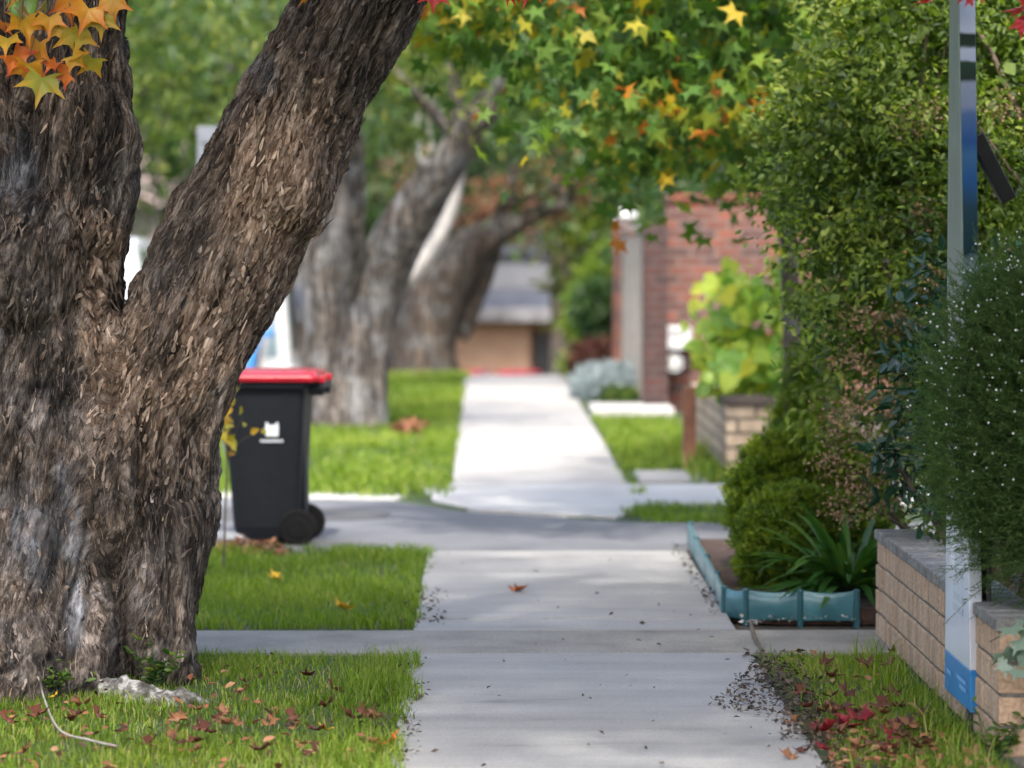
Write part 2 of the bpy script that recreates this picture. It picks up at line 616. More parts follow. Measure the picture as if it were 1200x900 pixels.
def clumps(ells, n_clump, per, spread, lo=.45, keep=None):
    """leaf positions gathered in clumps through a set of ellipsoids: (points, outward direction, clump id)"""
    vol = np.array([r[0]*r[1]*r[2] for c, r in ells])
    cnt = np.maximum(1, (vol/vol.sum()*n_clump).astype(int))
    P, D, I, C = [], [], [], []
    k = 0
    for (c, r), m in zip(ells, cnt):
        cc, dd = ell_points(c, r, m, lo)
        if keep is not None:
            q = np.array([keep(p) for p in cc])
            cc, dd = cc[q], dd[q]
        for p, d in zip(cc, dd):
            s = spread*rng.uniform(.6, 1.4)
            g = rng.normal(size=(per, 3))*s*np.array([1, 1, .65])
            P.append(p+g)
            D.append(np.tile(d, (per, 1))*.5+rng.normal(size=(per, 3))*.6)
            I.append(np.full(per, k))
            k += 1
            C.append(p)
    return np.concatenate(P), np.concatenate(D), np.concatenate(I), np.array(C)


def leaves(name, ells, n_clump, per, spread, T, size, mat, parent, lo=.45, droop=.25, keep=None, bias=0.0):
    P, D, I, C = clumps(ells, n_clump, per, spread, lo, keep)
    D = D + np.array([0, 0, -droop])
    cl = rng.normal(size=I.max()+1)*.16
    rnd = np.clip(rng.beta(2, 2.4, len(P)) + cl[I] + bias, 0, .999)
    V, Fs, r = scatter(T, P, D, size*rng.uniform(.65, 1.25, len(P)), rnd)
    o = mesh_np(name, V, Fs, mat, None, {'rnd': r})
    local(o, parent)
    return o, C


def tube(pts, rad, n=10, disp=0.0, seed=0, flute=0.0, cap=True):
    """swept tube along pts (list of Vectors); returns V, [quads]"""
    pts = np.array([tuple(p) for p in pts], dtype=float)
    m = len(pts)
    tan = np.gradient(pts, axis=0)
    tan = unit(tan)
    ref = np.array([0.3, 1.0, 0.05])
    X = unit(np.cross(np.tile(ref, (m, 1)), tan))
    Yv = np.cross(tan, X)
    th = np.linspace(0, 2*math.pi, n, endpoint=False)
    rr = np.asarray(rad, dtype=float)[:, None]*np.ones((1, n))
    if disp:
        q = np.stack([np.cos(th)[None]*np.ones((m, 1))*1.6, np.sin(th)[None]*np.ones((m, 1))*1.6, np.linspace(0, m*.25, m)[:, None]*np.ones((1, n))], -1).reshape(-1, 3)
        rr = rr*(1+disp*fbm(q*1.5, seed, 3).reshape(m, n))
    V = pts[:, None] + rr[..., None]*(np.cos(th)[None, :, None]*X[:, None]+np.sin(th)[None, :, None]*Yv[:, None])
    i = np.arange(m-1)[:, None]*n
    j = np.arange(n)[None]
    jn = (j+1) % n
    Q = np.stack([i+j, i+jn, i+n+jn, i+n+j], -1).reshape(-1, 4)
    return V.reshape(-1, 3), [Q], np.zeros(m*n)


def smooth_path(pts, n):
    """Catmull-Rom through points (any dimension)"""
    p = np.array([tuple(x) for x in pts], dtype=float)
    p = np.vstack([2*p[0]-p[1], p, 2*p[-1]-p[-2]])
    out = []
    m = len(p)-3
    for t in np.linspace(0, m-1e-6, n):
        i = int(t)
        u = t-i
        a, b, c, d = p[i], p[i+1], p[i+2], p[i+3]
        out.append(.5*((2*b)+(-a+c)*u+(2*a-5*b+4*c-d)*u*u+(-a+3*b-3*c+d)*u**3))
    return np.array(out)


def limbs_to(base, targets, r0, n=8, seg=7, wob=.15):
    """bent limbs from a base point to crown points, tapering"""
    parts = []
    for tg in targets:
        b, t_ = np.array(base, dtype=float), np.array(tg, dtype=float)
        L = np.linalg.norm(t_-b)
        mid = b*.5+t_*.5+rng.normal(size=3)*wob*L*.5+np.array([0, 0, .12*L])
        pth = smooth_path([b, mid, t_], seg)
        parts.append(tube(pth, np.linspace(r0, r0*.18, seg), n))
    return parts


def gz(Y):
    """ground height: level, then falling away beyond the crest of the path"""
    t = np.clip((np.asarray(Y, dtype=float)-38.5)/27, 0, 1)
    return -2.5*(t*t*(3-2*t))*(1.0)


# ------------------------------------------------------------------ ground sheets
def sheet(name, xs, ys, dz, mat, edge=0.0, kind='structure'):
    """grid draped on the ground; xs may be (left, right) functions of Y"""
    xl, xr = xs
    fx = (lambda v: v) if callable(xl) else None
    ys = np.asarray(ys, dtype=float)
    nx = 8
    V = []
    for Y in ys:
        a = xl(Y) if callable(xl) else xl
        b = xr(Y) if callable(xr) else xr
        for k in range(nx+1):
            V.append((a+(b-a)*k/nx, Y, float(gz(Y))+dz))
    m = nx+1
    Q = [(i*m+k, i*m+k+1, (i+1)*m+k+1, (i+1)*m+k) for i in range(len(ys)-1) for k in range(nx)]
    o = mesh_np(name, V, [np.array(Q)], mat)
    return tag(o, kind=kind)


far_y = np.concatenate([np.linspace(-30, 36, 12), np.linspace(37, 68, 32), np.linspace(75, 900, 8)])
sheet('ground', (-400, 400), far_y, -0.03, M_soil)
sheet('lawn_ground', (-2.95, -.1), np.concatenate([np.linspace(-4, 37, 20), np.linspace(38, 66, 24)]), 0.0, M_turf)
sheet('verge_ground', (1.0, 1.66), np.linspace(-4, 13.2, 8), 0.0, M_turf)
sheet('lawn_ground', (.5, 3.0), np.linspace(18.4, 37, 20), -.004, M_turf)
sheet('road', (-10.5, -3.15), far_y[far_y < 200], -0.015, M_road)
sheet('lawn_ground', (-16, -10.7), far_y[far_y < 120], 0.0, M_turf)
kerb = MB()
for a, b in ((-30, 17.4), (22.0, 38)):
    kerb.box(-3.15, -2.97, a, b, -.1, .02)
tag(kerb.build('kerb', M_grit, bevel=.02), kind='structure')


def slabs(name, x0, x1, cuts, mat, top=.014, gap=.007):
    mb = MB()
    for a, b in zip(cuts[:-1], cuts[1:]):
        sk = random.uniform(-.003, .003)
        mb.box(x0, x1, a+gap, b-gap, -.09, top+sk)
    o = mb.build(name, mat, bevel=.006, seg=2)
    return tag(o, kind='structure')


slabs('footpath', -.285, 1.055, [-4, -2.5, -1, .5, 2.2, 3.8, 5.4, 7.0, 8.6, 10.0, 11.5, 12.97], M_concrete)
slabs('cross_strip', -2.95, 2.6, [12.97, 13.74], M_grit, top=.012)
slabs('footpath', -.285, 1.055, [13.74, 14.12, 17.2], M_concrete, gap=.003)
cuts = [21.9] + list(np.arange(23.4, 39, 1.5)) + [39.2]
far = MB()
for a, b in zip(cuts[:-1], cuts[1:]):
    sk = random.uniform(-.004, .004)
    far.box(-.2, .965, a+.005, b-.005, -.09, .014+sk)
tag(far.build('footpath', M_concrete, bevel=.006), kind='structure')
sheet('footpath', (-.2, .965), np.linspace(39.2, 64, 30), .012, M_concrete)
# driveways crossing the path: worn asphalt, then a paler concrete one
dv = [(-2.95, 17.25), (-2.95, 21.2), (-.55, 20.6), (-.1, 19.75), (.9, 19.0), (9, 19.0), (9, 17.25)]
mb = MB()
mb.prism(dv, 'z', -.06, .008)
tag(mb.build('driveway', M_drive, bevel=.01), kind='structure')
mb = MB()
mb.prism([(-.42, 21.9), (-.3, 20.6), (-.02, 19.9), (.78, 19.35), (1.02, 20.15), (1.2, 20.35), (9, 20.35), (9, 21.9)], 'z', -.06, .016)
tag(mb.build('driveway', M_pale, bevel=.01), kind='structure')
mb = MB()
e = [(-2.9, 19.15)]+[(-.80+.26*math.sin(t), 19.58-.43*math.cos(t)) for t in np.linspace(0, math.pi, 12)]+[(-2.9, 20.0)]  # dark flat strip with a rounded right end, laid over the driveway
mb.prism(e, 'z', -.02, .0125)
tag(mb.build('dark_strip', M_road), kind='structure')
mb = MB()
mb.prism([(-2.95, 21.3), (-.55, 20.7), (-.45, 21.0), (-2.95, 21.75)], 'z', -.05, .012)
tag(mb.build('driveway_edge', M_pale, bevel=.01), kind='structure')
mb = MB()
mb.box(1.0, 1.75, 30.2, 31.3, -.05, .09)
tag(mb.build('concrete_step', M_pale, bevel=.015), 'pale low concrete step beside the grey green lavender mound', 'step')
mb = MB()
mb.box(1.05, 1.5, 22.1, 23.0, -.05, .03)
tag(mb.build('paving_slab', M_concrete, bevel=.01), kind='structure')

# ------------------------------------------------------------------ grass
def grass(name, boxes, label):
    """boxes: (x0, x1, y0, y1, density, height, width, straw)"""
    P, H, W, Rn = [], [], [], []
    for x0, x1, y0, y1, dens, h, w, straw, trim in boxes:
        n = int((x1-x0)*(y1-y0)*dens)
        p = np.stack([rng.uniform(x0, x1, n), rng.uniform(y0, y1, n), np.zeros(n)], 1)
        cl = fbm(p*np.array([3.1, 2.0, 1])+5, 3, 3)
        keep = np.ones(n, dtype=bool)
        if trim is not None:
            keep = trim(p[:, 0], p[:, 1], fbm(p*np.array([7, 7, 1]), 9, 3))
        keep &= rng.random(n) < np.clip(.85+cl*.8, .15, 1)
        p, cl = p[keep], cl[keep]
        p[:, 2] = gz(p[:, 1])
        P.append(p)
        H.append(h*rng.uniform(.45, 1.35, len(p))*(1+.35*cl))
        W.append(np.full(len(p), w)*rng.uniform(.6, 1.3, len(p)))
        big = fbm(p*np.array([1.1, .6, 1])+30, 21, 2)
        r = np.clip(rng.beta(2.2, 2.6, len(p))*.75+.12*cl+.25*big, 0, .8)
        st = rng.random(len(p)) < straw
        r[st] = rng.uniform(.85, 1, st.sum())
        Rn.append(r)
    P, H, W, Rn = map(np.concatenate, (P, H, W, Rn))
    n = len(P)
    a = rng.uniform(0, 2*math.pi, n)
    side = np.stack([np.cos(a), np.sin(a), np.zeros(n)], 1)
    b = a+math.pi/2+rng.normal(size=n)*.5
    lean = np.stack([np.cos(b), np.sin(b), np.zeros(n)], 1)
    L = rng.uniform(.15, 1.0, n)[:, None]*H[:, None]
    z = np.array([0, 0, 1.0])
    w2 = (W/2)[:, None]*side
    mid = P+lean*L*.3+z*H[:, None]*.6
    V = np.stack([P-w2, P+w2, mid+w2*.75, mid-w2*.75, P+lean*L+z*H[:, None]*rng.uniform(.75, 1.05, n)[:, None]], 1).reshape(-1, 3)
    o5 = (np.arange(n)*5)[:, None]
    Q = o5+np.array([[0, 1, 2, 3]])
    T = o5+np.array([[3, 2, 4]])
    o = mesh_np(name, V, [Q, T], M_grass, None, {'rnd': np.repeat(Rn, 5)})
    return tag(o, label, 'grass', kind='stuff')


edgeL = lambda x0: (lambda x, y, n: x < x0+.05*n)
grass('grass', [(-2.6, -.18, 9.6, 12.95, 5800, .038, .0042, .10, lambda x, y, n: (x < -.27+.06*n+.03) & (y < 12.93+.05*n)),
                (-2.9, -.2, 2.0, 9.65, 1500, .05, .008, .06, lambda x, y, n: x < -.27+.06*n),
                (-.5, -.2, 9.6, 12.95, 4200, .085, .0042, .08, lambda x, y, n: (x < -.25+.10*n) & (y < 12.9) & (n > -.05))],
      'near grass of the verge under the old tree, strewn with fallen leaves')
grass('grass', [(-2.6, -.2, 13.8, 17.5, 4200, .05, .005, .02, lambda x, y, n: (x < -.27+.07*n) & (y < 17.35+.18*n) & (y > 13.8+.03*n))],
      'bright green grass between the cross strip and the driveway')
grass('grass', [(-2.9, -.15, 20.75, 38.5, 1100, .06, .011, .03, lambda x, y, n: (x < -.2+.07*n) & (y > 21.0-.25*(x+2)*0.4+.12*n)),
                (-2.9, -.15, 38.5, 60, 350, .07, .02, .1, None)],
      'sunlit grass strip beyond the driveway under the far trees')
grass('grass', [(1.02, 1.6, 9.6, 12.9, 5600, .042, .0042, .15, lambda x, y, n: (x > 1.2+.16*n-.03*(y-10)) & (y < 12.9+.08*n)),
                (1.02, 1.66, 3.0, 9.65, 1500, .05, .008, .06, lambda x, y, n: x > 1.1+.05*n),
                (1.42, 1.58, 9.9, 12.9, 1500, .11, .0045, .05, None),
                (1.0, 1.3, 9.6, 12.9, 3000, .06, .0042, .10, lambda x, y, n: (n > .22) & (x > 1.02+.2*n))],
      'rough grass beside the low brick wall on the right')
grass('grass', [(.75, 2.4, 18.75, 20.2, 2200, .055, .008, .02, lambda x, y, n: (x-.8 > abs(y-19.6)*.35+.08*n) & (y > 18.95))],
      'small wedge of lawn between the two driveways')
grass('grass', [(.93, 1.75, 23.0, 30.6, 1300, .06, .010, .02, lambda x, y, n: x > 1.0+.05*n),
                (.93, 1.05, 20.4, 23.6, 1200, .06, .009, .02, lambda x, y, n: n > .1),
                (1.4, 1.62, 22.0, 24.5, 1500, .16, .010, .08, None)],
      'lawn patch in front of the tall red brick fence')

# ------------------------------------------------------------------ the old street tree
def fork_axes():
    Y0 = 12.55
    S = F/Y0
    def ax(rows, n=70):
        out = []
        for x, y, r, Y in rows:
            p = at(x, y, Y)
            out.append((p.x, p.y, p.z, r/S))
        return smooth_path(out, n)
    limb = ax([(462, -70, 56, 12.15), (420, 0, 60, 12.2), (366, 100, 67, 12.3), (318, 200, 72, 12.35), (268, 300, 77, 12.4), (222, 390, 78, 12.4),
               (182, 470, 78, 12.42), (160, 560, 86, 12.45), (152, 640, 88, 12.45), (128, 730, 82, 12.45), (108, 860, 94, 12.5)])
    stem = ax([(98, -90, 44, 12.5), (94, 0, 44, 12.5), (88, 60, 55, 12.5), (80, 130, 68, 12.5), (70, 210, 78, 12.5), (56, 300, 85, 12.5), (48, 400, 98, 12.5),
               (40, 500, 118, 12.5), (30, 620, 140, 12.5), (18, 740, 160, 12.5), (10, 870, 185, 12.5)])
    left = ax([(-50, -90, 32, 12.65), (-40, 0, 38, 12.6), (-30, 90, 55, 12.55), (-25, 200, 72, 12.5), (-40, 330, 85, 12.5), (-70, 480, 90, 12.45), (-95, 640, 100, 12.4), (-110, 860, 120, 12.4)])
    return [limb, stem, left]


axes = fork_axes()
extra = []                                                  # burls and buttress roots
for x, y, Y, r in ((104, 170, 12.36, 50), (108, 240, 12.38, 44), (30, 310, 12.30, 66), (205, 605, 12.42, 44),
                   (110, 560, 12.28, 70), (340, 200, 12.26, 54), (100, 430, 12.32, 60)):
    p = at(x, y, Y)
    extra.append((p, r/F*Y))
roots = []
for rows in ([(95, 600, 45, 12.25), (85, 700, 45, 12.15), (88, 790, 42, 11.95), (80, 850, 40, 11.9)],
             [(180, 600, 48, 12.3), (180, 700, 38, 12.25), (192, 780, 34, 12.2), (200, 830, 34, 12.2)],
             [(30, 620, 60, 12.2), (15, 720, 60, 12.05), (5, 800, 62, 11.85), (-5, 860, 62, 11.8)]):
    o = []
    for x, y, r, Y in rows:
        p = at(x, y, Y)
        o.append((p.x, p.y, p.z, r/F*Y))
    roots.append(smooth_path(o, 30))


def old_tree():
    root = empty('street_tree', (-1.75, 12.5, 0), 'massive old forked tree with twisted fibrous bark, in sharp focus at the left', 'tree', 'street trees along the verge')
    parts = []
    for A in axes+roots:
        V, Q, r = tube(A[:, :3], A[:, 3], 28)
        m = len(A)
        n0 = len(V)
        V = np.vstack([V, A[:1, :3], A[-1:, :3]])
        c0 = np.array([(n0, (j+1) % 28, j) for j in range(28)])
        c1 = np.array([(n0+1, (m-1)*28+j, (m-1)*28+(j+1) % 28) for j in range(28)])
        parts.append((V, Q+[c0, c1], np.zeros(len(V))))
    th = np.linspace(0, 2*math.pi, 16, endpoint=False)
    for p, r in extra:
        pts = [(p.x, p.y, p.z+r*1.5*math.cos(t)) for t in np.linspace(.05, math.pi-.05, 12)]
        V, Q, rr = tube(pts, [r*math.sin(t) for t in np.linspace(.05, math.pi-.05, 12)], 16)
        n0 = len(V)
        V = np.vstack([V, [(p.x, p.y, p.z+r*1.5)], [(p.x, p.y, p.z-r*1.5)]])
        c0 = np.array([(n0, (j+1) % 16, j) for j in range(16)])
        c1 = np.array([(n0+1, 11*16+j, 11*16+(j+1) % 16) for j in range(16)])
        parts.append((V, Q+[c0, c1], np.zeros(len(V))))
    V, Fs, r = merge(parts)
    tmp = mesh_np('trunk_tmp', V, Fs)
    md = tmp.modifiers.new('r', 'REMESH')
    md.mode = 'VOXEL'
    md.voxel_size = .0085
    sm = tmp.modifiers.new('s', 'SMOOTH')
    sm.iterations = 34
    sm.factor = .5
    dg = bpy.context.evaluated_depsgraph_get()
    me = bpy.data.meshes.new_from_object(tmp.evaluated_get(dg))
    bpy.data.objects.remove(tmp)
    n = len(me.vertices)
    co = np.empty(n*3)
    me.vertices.foreach_get('co', co)
    co = co.reshape(-1, 3)
    nr = np.empty(n*3)
    me.vertices.foreach_get('normal', nr)
    nr = nr.reshape(-1, 3)
    # nearest axis: grain direction and coordinates along the grain
    best = np.full(n, 1e9)
    gap = np.full(n, 1e9)
    tan = np.zeros((n, 3))
    fs_sum, w_sum = np.zeros((n, 3)), np.zeros(n)
    ida = np.zeros(n, dtype=int)
    for k, A in enumerate(axes):
        tg = unit(np.gradient(A[:, :3], axis=0))
        s = np.concatenate([[0], np.cumsum(np.linalg.norm(np.diff(A[:, :3], axis=0), axis=1))])
        d2 = np.empty((n, len(A)))
        for i in range(len(A)):
            d2[:, i] = np.linalg.norm(co-A[i, :3], axis=1)-A[i, 3]
        i = d2.argmin(1)
        dm = d2[np.arange(n), i]
        t_ = tg[i]
        ex = unit(np.cross(np.tile([0, 1.0, 0], (n, 1)), t_))
        ey = np.cross(t_, ex)
        dd = co-A[i, :3]
        u, v = (dd*ex).sum(1), (dd*ey).sum(1)
        sv = s[i]+(dd*t_).sum(1)
        sv = s[-1]-sv
        th = np.arctan2(v, u)+sv*(.35 if k else -.3)
        f = np.stack([np.cos(th)*.42, np.sin(th)*.42, sv], 1)
        wk = np.exp(-np.clip(dm, -.5, 1.5)/.035)
        fs_sum += f*wk[:, None]
        w_sum += wk
        w = dm < best
        gap[w] = best[w]-dm[w]
        gap[~w] = np.minimum(gap[~w], dm[~w]-best[~w])
        best[w] = dm[w]
        tan[w] = t_[w]
        ida[w] = k
    fib = fs_sum/w_sum[:, None]
    low = np.clip(1-co[:, 2]/1.3, 0, 1)
    wob = np.stack([fbm(co*2.2, 51), fbm(co*2.2, 57), fbm(co*2.2, 63)], 1)
    f1 = fib*np.array([1, 1, .13])+wob*np.array([.06, .06, .012])
    big = fbm(co*np.array([2.6, 2.6, 1.6]), 4, 3)
    rid = 1-np.abs(fbm(f1*np.array([5.5, 5.5, 7]), 8, 3))*2.2
    cab = 1-np.abs(fbm(f1*np.array([11, 11, 9]), 28, 3))*2
    mid = fbm(f1*np.array([20, 20, 50]), 12, 3)
    fine = fbm(f1*np.array([62, 62, 150]), 15, 2)
    flk = vnoise(np.stack([fib[:, 0]*26, fib[:, 1]*26, fib[:, 2]*11], 1)+wob*3, 33)
    # px-like layout along x for zones of bare wood and of tan flakes
    sx = (co[:, 0]/co[:, 1])*F+565
    sy = 280+(EYE-co[:, 2])/co[:, 1]*F
    g = lambda cx, cy, rx, ry: np.exp(-((sx-cx)/rx)**2-((sy-cy)/ry)**2)
    zn = fbm(co*5, 71, 3)
    bare = .8*g(22, 205, 26, 60)+.62*g(75, 580, 30, 120)*(.6+zn)+.6*g(20, 640, 40, 90)*(.5+zn)+.62*g(88, 720, 14, 80)+1.0*g(315, 95, 22, 36)+.5*g(100, 280, 16, 22)+.6*g(0, 380, 30, 60)
    bare = np.clip((bare*1.2+.55*zn+.55*fbm(fib*np.array([26, 26, 4]), 83, 3)-.42)*2.6, 0, 1)
    tanz = (ida == 0)*np.clip(1.15*g(320, 250, 75, 170)+.7*g(240, 430, 60, 80)+.3*g(400, 120, 50, 90)+.7*g(150, 430, 60, 120)+.5*zn-.15, 0, 1)
    tanz = np.clip(tanz+(ida != 0)*np.clip(.75*g(110, 230, 40, 120)+.7*g(135, 450, 50, 150)+.9*zn-.3, 0, .85), 0, 1)
    rough = 1-.3*bare
    disp = .046*big+.030*fbm(co*np.array([8, 8, 5.5]), 44, 3)*rough+(.026+.034*low)*(rid-.35)*(.6+.4*rough)+(.014+.014*low)*(cab-.3)*(.5+.5*rough)+.020*mid*rough+.008*fine*rough
    disp += .008*np.clip(flk, 0, 1)*rough*(1-.5*low)*np.where(ida == 0, 1.5, 1)
    fur = np.clip(1-np.abs(fbm(f1*np.array([7.5, 7.5, 9]), 101, 3))/.075, 0, 1)
    fur = np.maximum(fur*np.where(ida == 0, .55, 1.0), .6*np.clip(1-np.abs(fbm(f1*np.array([15, 15, 26]), 107, 2))/.07, 0, 1))
    disp -= .026*fur
    soft = np.clip(gap/.06, 0, 1)
    disp = disp*(.25+.75*soft)-.022*(1-soft)*(co[:, 2] > 1.0)
    co2 = co+nr*disp[:, None]
    me.vertices.foreach_set('co', (co2-np.array(root.location)).ravel())
    for nm, a in (('fib', fib*np.array([1, 1, 1])), ('bare', bare), ('tan', tanz)):
        a = np.asarray(a, dtype=np.float32)
        q = me.attributes.new(nm, 'FLOAT' if a.ndim == 1 else 'FLOAT_VECTOR', 'POINT')
        q.data.foreach_set('value' if a.ndim == 1 else 'vector', a.ravel())
    me.polygons.foreach_set('use_smooth', np.ones(len(me.polygons), dtype=bool))
    me.update()
    nr2 = np.empty(n*3)
    me.vertices.foreach_get('normal', nr2)
    nr2 = nr2.reshape(-1, 3)
    # loose shreds of bark lifting off the surface, kept in the trunk's own mesh
    cand = np.where((nr[:, 1] < .35) & (co[:, 2] < 2.75) & (rng.random(n) < 1-.85*bare))[0]
    pick = rng.choice(cand, min(len(cand), 34000), replace=False)
    p0 = co2[pick]
    T_ = unit(tan[pick]+.25*wob[pick]+rng.normal(size=(len(pick), 3))*.17)
    Nn = unit(nr2[pick]*.5+nr[pick])
    T_ = unit(T_-(T_*Nn).sum(1, keepdims=True)*Nn)
    T_ *= np.where(rng.random(len(pick)) < .65, -1, 1)[:, None]
    B_ = np.cross(Nn, T_)
    L = rng.gamma(2.0, .018, len(pick))+.014
    flat = rng.random(len(pick)) < .16+.7*tanz[pick]          # broad flakes lying nearly flush
    L = np.where(flat, rng.uniform(.018, .060, len(pick)), L*.8)
    W = np.where(flat, rng.uniform(.003, .0095, len(pick)), rng.uniform(.0005, .0016, len(pick)))
    lift = rng.uniform(.0, .35, len(pick))**1.5*L*np.where(rng.random(len(pick)) < .05, 1.6, .5)
    bend = rng.normal(size=len(pick))*.22*L
    SV = []
    for k, t in enumerate(np.linspace(0, 1, 5)):
        c = p0+T_*(L*t)[:, None]+Nn*(.0015+lift*t*t)[:, None]+B_*(bend*t*t)[:, None]
        w = W*(1-.75*t*t)*np.where(flat, [.55, 1.0, .9, 1.05, 1.3][k], 1)*rng.uniform(.75, 1.2, len(pick))
        SV += [c-B_*w[:, None], c+B_*w[:, None]]
    SV = np.stack(SV, 1).reshape(-1, 3)-np.array(root.location)
    o10 = (np.arange(len(pick))*10)[:, None, None]
    Q = (o10+np.array([[[2*k, 2*k+1, 2*k+3, 2*k+2] for k in range(4)]])).reshape(-1, 4)
    nv, nf = len(me.vertices), len(me.polygons)
    fv = np.empty(n*3, dtype=np.float32)
    me.vertices.foreach_get('co', fv)
    oq = []
    lt = np.empty(nf, dtype=np.int32)
    ls = np.empty(nf, dtype=np.int32)
    me.polygons.foreach_get('loop_total', lt)
    me.polygons.foreach_get('loop_start', ls)
    li = np.empty(len(me.loops), dtype=np.int32)
    me.loops.foreach_get('vertex_index', li)
    for k in np.unique(lt):
        s_ = ls[lt == k]
        oq.append(li[s_[:, None]+np.arange(k)[None]])
    jit = rng.normal(size=(len(pick), 3))*np.array([.12, .12, .3])
    fa = np.vstack([fib, np.repeat(fib[pick]+jit, 10, 0)])
    ba = np.concatenate([bare, np.repeat(bare[pick]*.5, 10)])
    ta = np.concatenate([tanz, np.repeat(np.clip(tanz[pick]+rng.uniform(-.5, .6, len(pick)), 0, 1), 10)])
    tn = rng.random(len(pick))
    tn = np.where(tn < .5, rng.uniform(.35, .85, len(pick)), rng.uniform(.8, 1.2, len(pick)))*np.where(flat, 1.0+.25*tanz[pick], .85)*(1-.5*fur[pick])
    to = np.concatenate([np.clip(1.0+1.1*fbm(co*np.array([7, 7, 4]), 91, 3)+.8*mid+.5*np.clip(rid-.5, -1, .4), .25, 2.0)*(1-.8*fur), np.repeat(tn, 10)])
    pa = np.concatenate([np.clip((.35+.65*tanz)*(1-bare)*(.85+1.3*fbm(co*4, 19, 2)), 0, 1), np.zeros(len(SV))])
    o = mesh_np('trunk', np.vstack([fv.reshape(-1, 3), SV]), oq+[Q+nv], M_bark, root, {'fib': fa, 'bare': ba, 'tan': ta, 'tone': to, 'plate': pa}, smooth=True)
    bpy.data.meshes.remove(me)
    # limbs and crown above the picture: it shades the verge
    top = [axes[0][0, :3], axes[1][0, :3], axes[2][0, :3]]
    ells = [((-.1, 11.0, 5.2), (2.0, 2.6, 1.5)), ((-2.0, 11.5, 5.6), (2.0, 2.8, 1.7)), ((-3.9, 11.0, 4.4), (1.7, 2.4, 1.8)), ((-1.2, 8.2, 5.6), (2.2, 2.0, 1.5))]
    cr, C = leaves('crown', ells, 420, 70, .30, T_oval(.5), .12, M_mid, root, lo=.2)
    lp = []
    for b, r in zip(top, (.19, .15, .12)):
        near = C[np.argsort(np.linalg.norm(C-b, axis=1))[:60]]
        lp += limbs_to(b, near[rng.choice(60, 6, replace=False)], r*.85, 10, 9)
    V, Fs, r = merge(lp)
    n_ = len(V)
    lo_ = mesh_np('limb', V, Fs, M_bark_far, None, smooth=True)
    local(lo_, root)
    # pale lichened surface root at the foot
    pth = smooth_path([gnd(70, 812)+Vector((0, .1, .05)), gnd(110, 812)+Vector((0, 0, .008)), gnd(165, 822)+Vector((0, 0, .012)), gnd(215, 826)+Vector((0, 0, -.002)), gnd(262, 822)+Vector((0, 0, -.02))], 40)
    V, Q, r = tube(pth, np.interp(np.linspace(0, 1, 40), [0, .3, .6, .85, 1], [.05, .062, .058, .04, .02]), 24)
    nn = V-np.repeat(pth, 24, 0)
    V = np.repeat(pth, 24, 0)+nn*(1+.8*fbm(V*22, 5, 4))[:, None]*np.array([1, 1, .9])
    ro = mesh_np('root', V, Q, M_root, None, smooth=True)
    local(ro, root)
    ro['label'] = 'whitish lichened surface root'
    return root


M_root = ground_mat('lichened_root', [(.36, (.025, .021, .018)), (.5, (.10, .095, .088)), (.62, (.33, .325, .315))], 22, 90, .8, .9, .4)
old_tree()

# ------------------------------------------------------------------ other trees
def tree(name, loc, label, stems, ells, n_clump, per, spread, T, size, leafmat, barkmat, group=None, nlimb=9, lo=.4, keep=None, droop=.25, bias=0.0, nring=26, sides=22, disp=.16):
    """stems: lists of (x,y,z,r) rows; limbs run from the stem tops into the crown"""
    root = empty(name, loc, label, 'tree', group)
    parts, tops = [], []
    for rows in stems:
        A = smooth_path(rows, nring)
        V, Q, r = tube(A[:, :3], A[:, 3], sides, disp=disp, seed=int(rng.integers(1000)))
        parts.append((V, Q, r))
        tops.append((A[-1, :3], A[-1, 3]))
        if len(rows) > 3:
            tops.append((A[int(nring*.75), :3], A[int(nring*.75), 3]*.6))
    V, Fs, r = merge(parts)
    o = mesh_np('trunk', V, Fs, barkmat, None, smooth=True)
    local(o, root)
    cr, C = leaves('crown', ells, n_clump, per, spread, T, size, leafmat, root, lo=lo, keep=keep, droop=droop, bias=bias)
    lp = []
    for k in range(nlimb):
        b, rr = tops[k % len(tops)]
        near = C[np.argsort(np.linalg.norm(C-b, axis=1))[:max(8, len(C)//2)]]
        lp += limbs_to(b, [near[rng.integers(len(near))]], rr*.7, 7, 7)
    V, Fs, r = merge(lp)
    o = mesh_np('limb', V, Fs, barkmat, None, smooth=True)
    local(o, root)
    return root


def W(x, y, Y, r):
    p = at(x, y, Y)
    return (p.x, p.y, p.z, r/F*Y)


def base(x, Y):
    return ((x-565)/F*Y, Y, float(gz(Y)))


st2 = 'street trees along the verge'
OV = T_oval(.5)
# second street tree: grey twin trunk behind the bin, leaning over the path
tree('street_tree', base(405, 29), 'grey barked twin trunk tree behind the red lidded bin, one limb leaning over the path',
     [[W(378, 530, 29, 42), W(388, 470, 29, 38), W(388, 400, 29, 34), W(384, 320, 29, 30), W(388, 250, 29, 26), W(380, 120, 29, 20), W(370, 10, 29, 14)],
      [W(428, 530, 28.8, 34), W(425, 470, 28.8, 30), W(428, 400, 28.8, 30), W(448, 320, 28.8, 33), W(485, 250, 28.6, 30), W(525, 190, 28.4, 22), W(575, 120, 28.2, 17), W(640, 60, 28, 12)],
      [W(398, 530, 28.85, 40), W(405, 460, 28.85, 30), W(408, 390, 28.9, 20)]],
     [((-1.7, 29, 4.1), (2.2, 3, 1.9)), ((-.2, 27.5, 4.3), (1.7, 2.4, 1.6)), ((-2.6, 29, 4.6), (1.3, 2, 1.2))],
     165, 60, .26, OV, .10, M_canopy, M_bark_far, st2, lo=.3)
